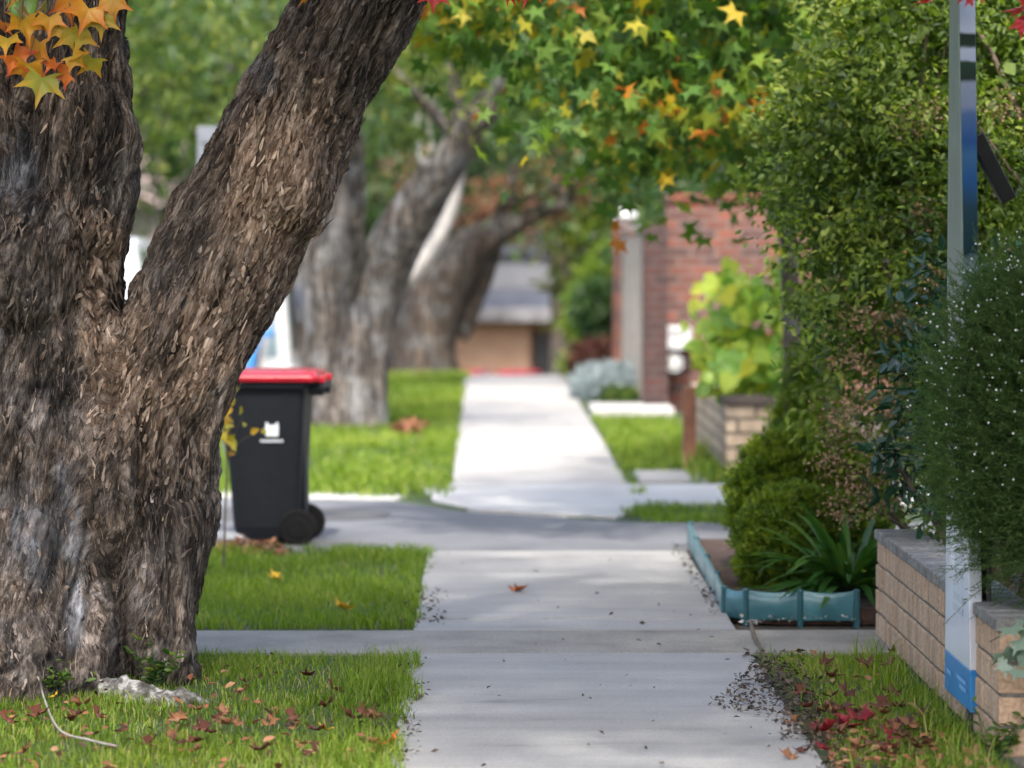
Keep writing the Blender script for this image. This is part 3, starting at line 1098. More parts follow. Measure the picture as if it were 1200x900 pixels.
# pale branch of the same row
tree('street_tree', base(470, 37), 'slim pale tree stem leaning between the twin trunk and the dark leaning trunk',
     [[W(425, 448, 36, 10), W(428, 395, 36, 9), W(444, 352, 36, 9), W(486, 318, 36, 10), W(524, 258, 36, 8), W(545, 180, 36, 5)]],
     [((.1, 36, 3.9), (1.5, 1.6, 1.1))], 70, 40, .28, OV, .13, M_mid, plain('pale_bark', (.26, .25, .24), .8, var=.25, bump=.4), st2, nlimb=5)
tree('street_tree', base(500, 45), 'dark leaning street tree in front of the distant brick house',
     [[W(500, 440, 45, 40), W(500, 400, 45, 36), W(515, 340, 45, 33), W(545, 300, 45, 27), W(585, 270, 45, 18), W(625, 252, 45, 12), W(670, 235, 45, 7)],
      [W(478, 440, 45.5, 26), W(478, 390, 45.5, 22), W(490, 320, 45.5, 19), W(520, 240, 45.5, 15), W(560, 170, 45.5, 10)],
      [W(535, 395, 45.2, 14), W(555, 350, 45.2, 13), W(575, 300, 45.2, 11), W(590, 240, 45, 8)]],
     [((-.4, 45, 4.2), (2.6, 3, 1.9)), ((.9, 44, 3.6), (1.6, 2, 1.2))], 150, 45, .35, OV, .16, M_deep, M_bark_dark, st2)
tree('autumn_tree', base(640, 47), 'rust pink autumn foliage hanging over the far end of the path',
     [[W(455, 470, 50, 12), W(470, 350, 50, 11), W(510, 280, 50, 9), W(560, 250, 50, 6)]],
     [((.25, 49, 2.15), (.85, .7, .38)), ((1.1, 49, 2.4), (.7, .6, .4)), ((-.7, 49, 2.5), (.6, .6, .45))], 60, 40, .17, OV, .13, M_pink, M_bark_dark, nlimb=5)

# sweetgum in the garden at the right, its crown hanging over the path
def gum_keep(p):
    d = Vector(p)-Vector((0, 0, EYE))
    x = CX+F*d.dot(rt)/d.dot(fw)
    y = CY-F*d.dot(up)/d.dot(fw)
    if y < -40 or x > 1250 or x < 300:
        return True
    lim = np.interp(x, [300, 470, 560, 640, 700, 760, 820, 900, 960, 1200], [10, 70, 60, 120, 190, 235, 225, 215, 190, 150])
    return y < lim


STAR = T_star(5, .45)
tree('sweetgum_tree', base(932, 20), 'green sweetgum with star shaped leaves turning yellow, hanging over the middle of the path',
     [[(1.88, 20, -.05, .075), (1.87, 20, .8, .06), (1.84, 20, 1.7, .052), (1.75, 19.7, 2.6, .045), (1.4, 19, 3.6, .035)]],
     [((.85, 18.2, 2.9), (1.2, 2.0, 1.25)), ((1.6, 18.6, 3.0), (1.0, 1.8, 1.4)), ((.1, 18.0, 3.4), (1.1, 1.8, .9)), ((1.3, 18.9, 4.6), (1.6, 2.0, 1.2))],
     470, 26, .19, STAR, .088, M_gum, M_bark_dark, nlimb=12, lo=.1, keep=gum_keep, droop=.7, bias=.0)
tree('sweetgum_tree', (3.0, 23.5, 0), 'farther sweetgum crown, large soft dark leaves against the red brick wall',
     [[(3.0, 23.5, -.05, .09), (2.9, 23.4, 1.4, .08), (2.6, 23.2, 2.6, .06), (2.0, 23, 3.4, .04)]],
     [((1.55, 22.8, 2.55), (.95, 1.0, .75)), ((2.2, 23, 3.4), (1.5, 1.5, 1.0))], 75, 24, .17, STAR, .12, M_gum, M_bark_dark, nlimb=8, lo=.1, droop=.7, bias=-.1)
# trees that stand outside the frame to the right and shade the path
tree('garden_tree', (4.6, 8.4, 0), 'garden tree outside the picture that shades the near footpath', [[(4.6, 8.4, -.05, .2), (4.5, 8.5, 1.8, .16), (4.3, 8.8, 3.4, .12)]],
     [((3.2, 8.0, 5.6), (1.8, 2.6, 1.2)), ((1.2, 9.0, 5.5), (1.9, 2.5, 1.3)), ((1.8, 5.6, 5.4), (1.9, 2.0, 1.2))], 480, 70, .32, OV, .12, M_mid, M_bark_far, lo=.3)

bt = 'background trees beyond the street'
for (x, Y, zt, rx, rz, m, sz, lab, skip) in (
        (135, 62, 6.6, 3.0, 2.8, M_olive, .26, 'olive green tree seen through the fork of the old trunk', 0),
        (250, 52, 5.0, 2.6, 2.6, M_mid, .22, 'soft green tree behind the white parked car', 0),
        (330, 60, 4.0, 2.6, 2.9, M_deep, .24, 'dark green tree between the forked trunk and the grey twin trunk', 0),
        (20, 58, 4.4, 3.0, 3.0, M_mid, .24, 'green tree behind the left stem of the old tree', 0),
        (440, 66, 4.2, 3.2, 3.4, M_olive, .25, 'olive tree behind the grey twin trunk tree', 0),
        (560, 84, 6.3, 4.2, 3.6, M_mid, .3, 'tall green tree rising behind the brick house roof', 0),
        (722, 56, 2.0, 1.0, 2.2, M_olive, .2, 'olive tree right of the distant house roof', 0),
        (650, 60, 5.4, 2.2, 1.9, M_lime, .2, 'yellow green tree above the distant house', 0),
        (720, 52, 3.7, 1.6, 2.2, M_lime, .18, 'lime green tree behind the white pillar cap', 0),
        (790, 46, 4.2, 2.2, 2.4, M_mid, .18, 'green tree behind the red brick fence', 0),
        (900, 40, 3.4, 2.2, 2.6, M_deep, .17, 'dark tree behind the red brick wall and the sweetgum', 0),
        (1040, 34, 3.6, 2.2, 2.4, M_deep, .15, 'dark tree behind the pale flowering shrub', 0),
        (1180, 26, 2.6, 1.6, 2.6, M_deep, .12, 'dark tree behind the tall signboard', 0),
        (-120, 70, 5, 4, 4, M_deep, .3, 'dark tree outside the left edge of the picture', 0)):
    b = base(x, Y)
    zb = b[2]
    tree('background_tree', b, lab, [[(b[0], Y, zb-.1, .22), (b[0]+.1, Y, zb+.6*(zt-zb)*.5, .18), (b[0], Y, zt-.4*rz, .12)]],
         [((b[0], Y, zt), (rx, rx*.8, rz)), ((b[0]+.35*rx, Y-.3, zt-.35*rz), (rx*.75, rx*.7, rz*.7)), ((b[0]-.4*rx, Y, zt-.25*rz), (rx*.7, rx*.7, rz*.7))],
         115, 42, .13*rx+.08, OV, sz, m, M_bark_dark, bt, nlimb=6, lo=.35)

# hanging autumn sprays in focus at the top edge
def autumn_branch(name, label, start, end, sprays, mat, size, droop=1.3):
    root = empty(name, start, label, 'branch', 'autumn branches hanging into the top of the picture')
    parts = [tube(smooth_path([start, (np.array(start)+np.array(end))/2+np.array([0, 0, .06]), end], 14), np.linspace(.008, .003, 14), 7)]
    P, D = [], []
    for s, e, k in sprays:
        s, e = np.array(s), np.array(e)
        pth = smooth_path([s, (s+e)/2+rng.normal(size=3)*.01, e], 8)
        parts.append(tube(pth, np.linspace(.0038, .0016, 8), 5))
        for j in range(k):
            p = pth[int(rng.integers(1, 8)) if k > 1 else 7]
            dirv = np.array([rng.normal()*.7, rng.normal()*.4, -droop*rng.uniform(.4, 1)])
            q = p+dirv/np.linalg.norm(dirv)*rng.uniform(.02, .05)
            parts.append(tube(smooth_path([p, (p+q)/2+np.array([0, 0, .004]), q], 4), np.full(4, .0008), 4))
            P.append(q)
            D.append(dirv+rng.normal(size=3)*.25)
    V, Fs, r = merge(parts)
    local(mesh_np('twig', V, Fs, M_twig, None, smooth=True), root)
    P, D = np.array(P), np.array(D)
    nrm = np.array([0, -1.0, .25])+rng.normal(size=P.shape)*.75
    V, Fs, r = scatter(STAR_N, P, D, size*rng.uniform(.55, 1.15, len(P)), rng.random(len(P)), nrm)
    tip = np.linalg.norm(STAR_N[0], axis=1)
    r = np.clip(r*.75-.12+.42*np.tile(tip, len(P))**2, 0, 1)
    local(mesh_np('leaves', V, Fs, mat, None, {'rnd': r}), root)
    return root


STAR_N = T_star(5, .50, 225)
STAR_N[0][:, 2] += .28*np.abs(STAR_N[0][:, 0])-.12*STAR_N[0][:, 1]**2
A = lambda x, y, Y: tuple(at(x, y, Y))
autumn_branch('autumn_branch', 'spray of orange and yellow star leaves across the top of the old trunk', A(-160, -180, 12.0), A(140, -25, 11.75),
              [(A(x0, -60, 11.76), A(x, y-16, 11.7), 1) for x0, x, y in ((100, 119, 26), (60, 48, 58), (80, 86, 44), (85, 80, 66), (70, 50, 92), (90, 88, 88), (110, 114, 72), (70, 76, 38), (10, 14, 50), (30, 26, 32),
               (80, 82, 8), (40, 36, 4), (105, 110, 12), (130, 134, 2), (0, 4, 12), (60, 62, 6), (0, 8, 68), (60, 36, 78), (95, 98, 50), (50, 62, 28), (120, 128, 14), (20, 4, 36), (64, 70, 84), (20, 18, 18))], M_autumn, .10)
autumn_branch('autumn_branch', 'single orange leaf cluster hanging beside the leaning limb', A(300, -160, 11.9), A(370, -40, 11.8),
              [(A(345, -60, 11.8), A(358, -14, 11.8), 4), (A(365, -50, 11.8), A(372, -18, 11.8), 3), (A(342, -70, 11.8), A(330, -20, 11.8), 2)], M_autumn, .085)
autumn_branch('autumn_branch', 'red star leaves dangling at the top centre above the leaning limb', A(500, -170, 11.8), A(640, -40, 11.6),
              [(A(500, -60, 11.7), A(505, -22, 11.7), 5), (A(590, -50, 11.7), A(600, -24, 11.7), 6), (A(620, -45, 11.7), A(630, -14, 11.7), 5), (A(560, -50, 11.7), A(560, -30, 11.7), 3)], M_red, .085)
autumn_branch('autumn_branch', 'deep red leaves hanging before the top of the signboard', A(1290, -150, 10.6), A(1100, -40, 10.5),
              [(A(1120, -50, 10.5), A(1100, -14, 10.5), 5), (A(1135, -45, 10.5), A(1138, -18, 10.5), 3), (A(1215, -30, 10.5), A(1200, 30, 10.5), 6), (A(1240, -60, 10.5), A(1170, -18, 10.5), 4)], M_red, .062)

# ------------------------------------------------------------------ shrubs and plants on the right
def shrub(name, loc, label, ells, n_clump, per, spread, T, size, mat, lo=.5, droop=.1, extra=None, group=None, cat='shrub', stems=6, keep=None, r0=.03, bias=0.0, core=0, core_size=.06, core_in=.72, clv=.16):
    root = empty(name, loc, label, cat, group)
    P, D, I, C = clumps(ells, n_clump, per, spread, lo, keep)
    D = D+np.array([0, 0, -droop])
    cl = rng.normal(size=I.max()+1)*clv
    rnd = np.clip(rng.beta(2, 2.4, len(P))+cl[I]+bias, 0, .999)
    parts = [scatter(T, P, D, size*rng.uniform(.65, 1.25, len(P)), rnd)]
    if core:                                            # inner leaves that close the shrub up
        vol = np.array([r[0]*r[1]*r[2] for c, r in ells])
        for (c, r), m in zip(ells, (core*vol/vol.sum()).astype(int)):
            q, d = ell_points(c, np.array(r)*core_in, m, .1)
            if keep is not None:
                q = q[np.array([keep(p+np.array([-.03, 0, -.03])) for p in q])]
            parts.append(scatter(T_diamond(.8), q, rng.normal(size=q.shape), core_size*rng.uniform(.7, 1.2, len(q)), np.clip(rng.beta(2, 3, len(q))*.7, 0, 1)))
    V, Fs, r = merge(parts)
    local(mesh_np('foliage', V, Fs, mat, None, {'rnd': r}), root)
    lp = limbs_to(np.array(loc)-np.array([0, 0, .05]), C[rng.choice(len(C), min(len(C), stems), replace=False)], r0, 7, 8)
    V, Fs, r = merge(lp)
    local(mesh_np('stem', V, Fs, M_twig, None, smooth=True), root)
    return root, C


SO = T_oval(.55, .1)


def big_keep(p):
    d = Vector(p)-Vector((0, 0, EYE))
    x = CX+F*d.dot(rt)/d.dot(fw)
    y = CY-F*d.dot(up)/d.dot(fw)
    lim = np.interp(y, [-100, 0, 60, 120, 200, 300, 420, 500, 560, 620, 640], [930, 950, 925, 915, 910, 935, 945, 955, 975, 1000, 1022])
    return x > lim and y < np.interp(x, [950, 1010, 1060, 1110, 1300], [550, 625, 660, 660, 660])


bs, C = shrub('flowering_shrub', (2.2, 15.0, 0), 'tall pale green small leaved shrub with browned flower heads spilling over the brick wall',
              [((2.2, 15.0, 1.9), (1.0, 1.2, 1.3)), ((1.70, 14.6, 1.45), (.50, .55, .55)), ((1.72, 14.5, .95), (.45, .5, .45)), ((1.62, 14.9, 2.0), (.42, .5, .42)), ((2.7, 15.2, 2.4), (1.2, 1.1, 1.2)), ((1.8, 14.9, 2.4), (.75, .9, .8)), ((2.4, 14.2, 1.4), (.8, .6, 1.0)), ((1.95, 13.9, .62), (.48, .30, .42))],
              900, 70, .085, SO, .040, M_shrub, lo=.62, keep=big_keep, stems=26, core=9000, core_size=.07, core_in=.80, clv=.24)
P = []
for x, y, Y in ((1040, 380, 14.0), (1010, 375, 14.0), (1060, 378, 14.0), (1000, 420, 13.9), (1050, 440, 13.9), (980, 500, 13.9), (1000, 510, 13.9), (1030, 540, 13.8), (1050, 560, 13.8), (1000, 570, 13.8),
                (1060, 590, 13.7), (975, 545, 13.9), (1020, 590, 13.8), (1090, 130, 14.0), (1085, 250, 14.0), (1170, 130, 14.0), (1090, 330, 13.9), (985, 600, 13.9), (1050, 480, 13.9), (1015, 470, 13.9), (1075, 150, 14), (980, 480, 13.9)):
    p = np.array(at(x, y, Y))
    P.append(p+rng.normal(size=(150, 3))*np.array([.05, .05, .035]))
P = np.concatenate(P)
V, Fs, r = scatter(T_diamond(.8), P, rng.normal(size=P.shape)+np.array([0, 0, .5]), rng.uniform(.009, .020, len(P)), np.clip(rng.beta(2, 2, len(P)), 0, 1))
local(mesh_np('flower_heads', V, Fs, M_bloom, None, {'rnd': r}), bs)
shrub('glossy_shrub', (2.1, 13.2, 0), 'dark glossy leaved shrub between the flowering shrub and the needle shrub', [((1.95, 13.2, .95), (.4, .4, .6))], 90, 22, .07, SO, .07, M_glossy, lo=.3, stems=8)
shrub('vine_shoot', (1.9, 16.0, 0), 'bright green leafy shoots in front of the red brick wall', [((1.55, 16.2, 1.55), (.14, .2, .18)), ((1.62, 16.0, 1.25), (.14, .2, .14))], 26, 11, .05, SO, .05, M_lime, lo=.2, stems=8, cat='plant', r0=.008)

# needle leaved shrub with tiny white flowers, right foreground
def needle_shrub():
    c = np.array([1.94, 10.72, 1.02])
    root = empty('needle_shrub', (2.02, 11.0, 0), 'dark fine needled shrub dotted with tiny white flowers at the right edge', 'shrub')
    n = 9500
    d = unit(rng.normal(size=(n, 3)))
    k = rng.uniform(.25, 1, n)**.6
    p = c+d*k[:, None]*np.array([.46, .42, .72])
    p[:, 0] += np.clip(p[:, 2]-1.33, 0, 1)*.6
    p[:, 0] += np.clip(.75-p[:, 2], 0, 1)*.45
    fr = np.stack([rng.uniform(1.46, 1.80, 1500), rng.uniform(10.46, 10.74, 1500), rng.uniform(.66, 1.5, 1500)], 1)
    fr[:, 0] += np.abs(fr[:, 2]-1.0)*.22
    p, d, k = np.vstack([p, fr]), np.vstack([d, np.tile([-.5, -.6, .2], (1500, 1))]), np.concatenate([k, np.full(1500, .9)])
    ok = p[:, 2] > .50+.08*vnoise(p*6, 3)
    p, d = p[ok], d[ok]
    n = len(p)
    dr = unit(d*.55+np.array([-.16, -.12, .40])+rng.normal(size=(n, 3))*.33)
    L = rng.uniform(.08, .22, n)
    m = 26
    t = np.linspace(.05, 1, m)
    cur = rng.normal(size=(n, 3))*.10+np.array([0, 0, -.08])
    Q = p[:, None]+dr[:, None]*(L[:, None]*t[None])[..., None]+cur[:, None]*(L[:, None]*t[None]**2)[..., None]
    Q = Q.reshape(-1, 3)
    dd = np.repeat(dr, m, 0)
    a = unit(rng.normal(size=Q.shape))
    nd = unit(dd*.75+a*.8)
    base_r = np.clip(rng.beta(2, 2.6, n)+.0*L, 0, 1)
    rn = np.clip(np.repeat(base_r, m)*.6+np.tile(t, n)*.4, 0, .999)
    TN = (np.array([(0, 0, 0), (-.095, .5, 0), (0, 1, 0), (.095, .5, 0)]), [np.array([(0, 3, 2, 1)])])
    qc = c+(p-c)*rng.uniform(.3, .9, n)[:, None]
    qc = np.repeat(qc[::2], 2, 0)+rng.normal(size=(len(qc[::2])*2, 3))*.02
    dc = unit(np.array([-.25, -.12, .38])+rng.normal(size=qc.shape)*.6)
    V, Fs, r = merge([scatter(TN, Q, nd, rng.uniform(.010, .019, len(Q)), rn, rng.normal(size=Q.shape)),
                      scatter(T_diamond(.3), qc, dc, rng.uniform(.03, .07, len(qc)), rng.beta(2, 4, len(qc))*.6)])
    local(mesh_np('foliage', V, Fs, M_needle, None, {'rnd': r}), root)
    # shoots
    seg = 4
    ts = np.linspace(0, 1, seg)
    S = p[:, None]+dr[:, None]*(L[:, None]*ts)[..., None]+cur[:, None]*(L[:, None]*ts**2)[..., None]
    w = np.cross(dr, np.array([0, 1.0, .2]))
    w = unit(w)*.0008
    V = np.stack([S-w[:, None], S+w[:, None]], 2).reshape(-1, 3)
    o = (np.arange(n)*seg*2)[:, None, None]
    Qd = (o+np.array([[[2*i, 2*i+1, 2*i+3, 2*i+2] for i in range(seg-1)]])).reshape(-1, 4)
    st = tube(smooth_path([(2.02, 11, -.05), (2.0, 11, .5), (2.1, 10.95, 1.2)], 12), np.linspace(.04, .015, 12), 8)
    V2, F2, r2 = merge([st]+limbs_to((2.02, 11, .35), p[rng.choice(n, 26, replace=False)], .014, 6, 8))
    local(mesh_np('stem', V2, F2, M_twig, None), root)
    local(mesh_np('shoots', V, [Qd], M_needle, None, {'rnd': np.full(len(V), .55)}), root)
    # white flowers near the shoot tips, thickest towards the top
    tips = p+dr*L[:, None]*.9
    pr = np.clip((tips[:, 2]-.75)/.9, 0.02, 1)*(k[ok] > .6)
    sel = np.where(rng.random(n) < pr*.27)[0]
    Pf = np.repeat(tips[sel], 5, 0)
    ang = np.tile(np.arange(5)*2*math.pi/5, len(sel))
    Df = np.stack([np.cos(ang), np.full(len(ang), -.4), np.sin(ang)], 1)
    V, Fs, r = scatter(T_diamond(.9), Pf, Df, rng.uniform(.0024, .0042, len(Pf)), None, np.tile([0, -1.0, .2], (len(Pf), 1))+.0)
    local(mesh_np('flowers', V, Fs, M_white, None, {'rnd': r}), root)


needle_shrub()
shrub('conical_shrub', base(950, 18.6), 'dark green narrow conifer behind the rounded shrubs',
      [((1.83, 18.6, .32), (.24, .26, .34)), ((1.84, 18.6, .58), (.19, .2, .28)), ((1.85, 18.6, .82), (.12, .13, .22))], 300, 50, .04, T_oval(.35), .05, M_round, lo=.6, bias=-.1, core=3000)
gr_r = 'rounded shrubs in the edged bed'
TR = T_oval(.36)
shrub('rounded_shrub', base(923, 16.0), 'rounded fine leaved green shrub, taller one at the back of the edged bed', [((1.47, 16.0, .37), (.285, .28, .33)), ((1.70, 16.0, .36), (.28, .3, .3))], 900, 50, .017, TR, .030, M_round, lo=.9, droop=-.6, group=gr_r, r0=.012, core=7000, core_in=.93, core_size=.05, bias=.08)
shrub('rounded_shrub', base(932, 15.12), 'rounded fine leaved green shrub, lower one in front beside the strap leaves', [((1.42, 15.12, .22), (.265, .24, .285)), ((1.62, 15.2, .2), (.22, .24, .26))], 900, 50, .016, TR, .028, M_round, lo=.9, droop=-.6, group=gr_r, bias=-.03, r0=.012, core=7000, core_in=.93, core_size=.05)


def straps(name, loc, label, n, length, width, mat, spread=1.0):
    root = empty(name, loc, label, 'plant')
    parts = []
    for i in range(n):
        a = rng.uniform(0, 2*math.pi)
        el = rng.uniform(.35, 1.25)
        L = length*rng.uniform(.6, 1.1)
        hd = np.array([math.cos(a), math.sin(a), 0])
        b = np.array(loc)+hd*rng.uniform(0, .06)+np.array([0, 0, .02])
        t = np.linspace(0, 1, 10)
        g = rng.uniform(.35, .9)
        P = b+hd*(L*math.cos(el)*t)[:, None]*spread+np.array([0, 0, 1])*(L*(math.sin(el)*t-g*t*t*.75))[:, None]
        P[:, 2] = np.maximum(P[:, 2], loc[2]+.01+.01*rng.random())
        sd = np.array([-hd[1], hd[0], 0])
        w = width*rng.uniform(.7, 1.1)*np.sin(np.clip(.25+t*.75, 0, 1)*math.pi*.98)**.6/2
        w[-1] = .001
        upv = np.array([0, 0, 1])
        V = np.stack([P-sd*w[:, None]+upv*w[:, None]*.35, P, P+sd*w[:, None]+upv*w[:, None]*.35], 1).reshape(-1, 3)
        Q = [(3*k+j, 3*k+j+1, 3*k+4+j, 3*k+3+j) for k in range(9) for j in (0, 1)]
        parts.append((V, [np.array(Q)], np.full(len(V), rng.beta(2, 2.5))))
    V, Fs, r = merge(parts)
    local(mesh_np('leaves', V, Fs, mat, None, {'rnd': r}, smooth=True), root)
    return root


straps('strap_leaf_plant', (1.62, 14.62, .05), 'arching strap leaved plant behind the front panels of the teal edging', 120, .66, .042, M_strap)
straps('strap_leaf_plant', (1.80, 14.9, .05), 'smaller strap leaved plant at the wall end of the edged bed', 60, .5, .036, M_strap)

# broad leaved plant on the cream wall
def broad_plant():
    root = empty('broad_leaf_plant', base(860, 24.2), 'lush lime green plant with large soft leaves above the cream brick wall', 'plant')
    P = []
    for x, y, Y, rx, ry, k in ((850, 350, 23.8, 40, 22, 26), (890, 380, 23.6, 42, 40, 34), (840, 410, 23.4, 28, 50, 34), (890, 440, 23.3, 35, 36, 30), (830, 455, 23.2, 14, 26, 10), (930, 370, 23.8, 30, 40, 18), (815, 420, 23.3, 10, 30, 8)):
        for i in range(int(k*2.3)):
            P.append(at(x+18+rng.normal()*rx*.7, y-10+rng.normal()*ry*.6, Y+rng.normal()*.25))
    P = np.array([tuple(p) for p in P])
    D = np.stack([rng.normal(size=len(P))*.6-.15, -.5+rng.normal(size=len(P))*.3, -.55+rng.normal(size=len(P))*.4], 1)
    V, Fs, r = scatter(T_heart(), P, D, rng.uniform(.08, .165, len(P)), np.clip(rng.beta(2, 2, len(P)), 0, 1), rng.normal(size=P.shape)*.45+np.array([-.2, -.6, .75]))
    local(mesh_np('leaves', V, Fs, M_vine, None, {'rnd': r}, smooth=True), root)
    V, Fs, r = merge(limbs_to(np.array(base(868, 24.2)), P[rng.choice(len(P), 22, replace=False)]+np.array([0, .05, 0]), .016, 6, 8))
    local(mesh_np('stem', V, Fs, M_twig, None, smooth=True), root)


broad_plant()
# planting beyond the driveway, beside the far path
shrub('hedge', base(690, 43), 'light green tall hedge beside the far end of the path', [((1.56, 43, .25), (.48, 1.6, .95)), ((1.75, 42, .75), (.6, 1.4, .85))], 400, 40, .08, OV, .085, M_lime, lo=.7, cat='hedge', core=3500, core_size=.12, core_in=.85)
shrub('dark_shrub', base(697, 39.5), 'round dark green shrub in front of the light hedge', [((1.38, 39.5, .83), (.30, .4, .30)), ((1.5, 39.5, .4), (.26, .35, .4))], 160, 40, .06, OV, .07, M_deep, lo=.6, core=1200, core_size=.09)
shrub('maroon_shrub', base(697, 38), 'maroon leaved low shrub under the round dark green one', [((1.28, 38, .24), (.27, .35, .26))], 120, 36, .05, OV, .06, M_maroon, lo=.5, core=800, core_size=.08)
shrub('lavender', base(708, 33.8), 'blue grey lavender mound at the right edge of the far path', [((1.12, 34.0, .12), (.22, .4, .19)), ((1.36, 34.0, .14), (.24, .4, .20)), ((1.25, 33.6, .08), (.3, .3, .16))], 200, 50, .04, T_oval(.2), .07, M_silver, lo=.6, droop=-.8, cat='plant', r0=.01, core=2500, core_size=.06, core_in=.85)
shrub('ground_plant', base(727, 33.2), 'small green plant at the foot of the lavender', [((1.38, 32.9, .05), (.2, .3, .10))], 40, 40, .03, T_oval(.4), .05, M_mid, lo=.3, droop=-.5, cat='plant', r0=.008, stems=4)

# sapling with yellow leaves, weeds
def sapling(name, label, pts, tips, mat, size, k, T):
    root = empty(name, pts[0], label, 'plant')
    parts = [tube(smooth_path(pts, 14), np.linspace(.006, .003, 14), 6)]
    P = []
    for t_ in tips:
        s = np.array(pts[-2])
        t_ = np.array(t_)
        pth = smooth_path([s, (s+t_)/2+np.array([0, 0, .03]), t_], 6)
        parts.append(tube(pth, np.linspace(.003, .0012, 6), 5))
        for j in range(k):
            P.append(pth[int(rng.integers(2, 6))]+rng.normal(size=3)*.025)
    V, Fs, r = merge(parts)
    local(mesh_np('stem', V, Fs, M_twig, None, smooth=True), root)
    P = np.array(P)
    V, Fs, r = scatter(T, P, rng.normal(size=P.shape)*.6+np.array([.1, -.3, -.8]), size*rng.uniform(.7, 1.2, len(P)), rng.random(len(P)), rng.normal(size=P.shape)*.4+np.array([0, -1, .3]))
    local(mesh_np('leaves', V, Fs, mat, None, {'rnd': r}), root)


sapling('sapling', 'thin sapling with yellow leaves in front of the red lidded bin', [A(262, 668, 16.2), A(264, 600, 16.2), A(266, 540, 16.2), A(262, 490, 16.2)],
        [A(262, 450, 16.2), A(270, 462, 16.1), A(275, 455, 16.2), A(258, 480, 16.2), A(298, 508, 16.1), A(285, 488, 16.1), A(272, 495, 16.2), A(268, 505, 16.2), A(255, 440, 16.2)], M_yleaf, .07, 3, T_oval(.6))
for x, y, Y, h, lab in ((62, 800, 11.75, .13, 'leafy green weed at the left foot of the old tree'), (180, 775, 12.0, .17, 'tall thin weed against the right foot of the old tree'),
                        (1168, 850, 10.35, .16, 'broad leaved weed below the signboard'), (615, 0, 0, 0, None)):
    if lab is None:
        continue
    b = at(x, y, Y)
    b.z = 0
    root = empty('weed', b, lab, 'weed')
    parts, P, D = [], [], []
    for k in range(16):
        e = np.array(b)+np.array([rng.normal()*.05, rng.normal()*.04, h*rng.uniform(.4, 1.1)])
        pth = smooth_path([np.array(b)+rng.normal(size=3)*.01*np.array([1, 1, 0]), (np.array(b)+e)/2+rng.normal(size=3)*.01, e], 6)
        parts.append(tube(pth, np.linspace(.0018, .0008, 6), 4))
        for j in range(5):
            P.append(pth[int(rng.integers(2, 6))])
            D.append(np.array([rng.normal(), rng.normal(), .3]))
    V, Fs, r = merge(parts)
    local(mesh_np('stem', V, Fs, M_strap, None, {'rnd': r}), root)
    V, Fs, r = scatter(T_oval(.5), np.array(P), np.array(D), rng.uniform(.025, .055, len(P)))
    local(mesh_np('leaves', V, Fs, M_mid, None, {'rnd': r}), root)

# ------------------------------------------------------------------ near low brick wall
M_brick = ground_mat('peach_brick', [(.3, (.31, .20, .125)), (.5, (.46, .31, .20)), (.7, (.56, .405, .28))], 7, 60, 1.0, .9, .45, (1, 2.2, .5))
M_mortar = plain('mortar', (.11, .10, .085), .95, var=.3, scale=40, bump=.6)
M_cap = ground_mat('grey_capping', [(.3, (.12, .115, .105)), (.6, (.23, .225, .21)), (.8, (.30, .29, .27))], 9, 60, .9, .9, .5)
M_redcap = plain('terracotta_cap', (.20, .075, .045), .85, var=.3, scale=25, bump=.6)
M_brownblock = plain('brown_block', (.15, .11, .06), .9, var=.4, scale=18, bump=.9)


def near_wall():
    root = empty('brick_wall', (1.72, 12.0, 0), 'low peach brick garden wall with grey capping behind the signboard', 'wall')
    x0, x1 = 1.62, 1.78
    bk, mo, cp = MB(), MB(), MB()
    y0, y1 = 10.36, 13.62
    h, bl = .100, .235
    mo.box(x0+.007, x1-.007, y0+.007, y1-.007, -.1, 4*h-.006)
    for c in range(4):
        z0 = c*h
        off = 0 if c % 2 == 0 else bl/2
        y = y0-off
        while y < y1:
            a, b = max(y, y0), min(y+bl, y1)
            if b-a > .04:
                j = lambda s: random.uniform(-s, s)
                bk.box(x0+j(.0035), x1+j(.002), a+.005, b-.005, z0+.005+j(.001), z0+h-.005+j(.001))
            y += bl
    y = y0
    while y < y1-.05:
        cp.box(x0-.012+random.uniform(-.003, .003), x1+.012, y+.003, min(y+.11, y1)-.003, 4*h, 4*h+.042+random.uniform(-.003, .003))
        y += .11
    mo.build('mortar', M_mortar, None)
    a = bpy.data.objects['mortar']
    local(a, root)
    local(bk.build('bricks', M_brick, None, bevel=.006), root)
    local(cp.build('capping', M_cap, None, bevel=.006), root)
    # end return facing the camera at the right edge
    rb, rc = MB(), MB()
    for c in range(4):
        x = 1.792
        k = 0
        while x < 2.9:
            w = .2 if (k+c) % 2 else .26
            rb.box(x, x+w-.01, 10.34+random.uniform(-.004, .004), 10.5, c*h+.005, c*h+h-.006)
            x += w
            k += 1
    rc.box(1.785, 2.9, 10.325, 10.52, 4*h, 4*h+.05)
    local(rb.build('return_wall', M_brownblock, None, bevel=.008), root)
    local(rc.build('return_capping', M_redcap, None, bevel=.008), root)


near_wall()

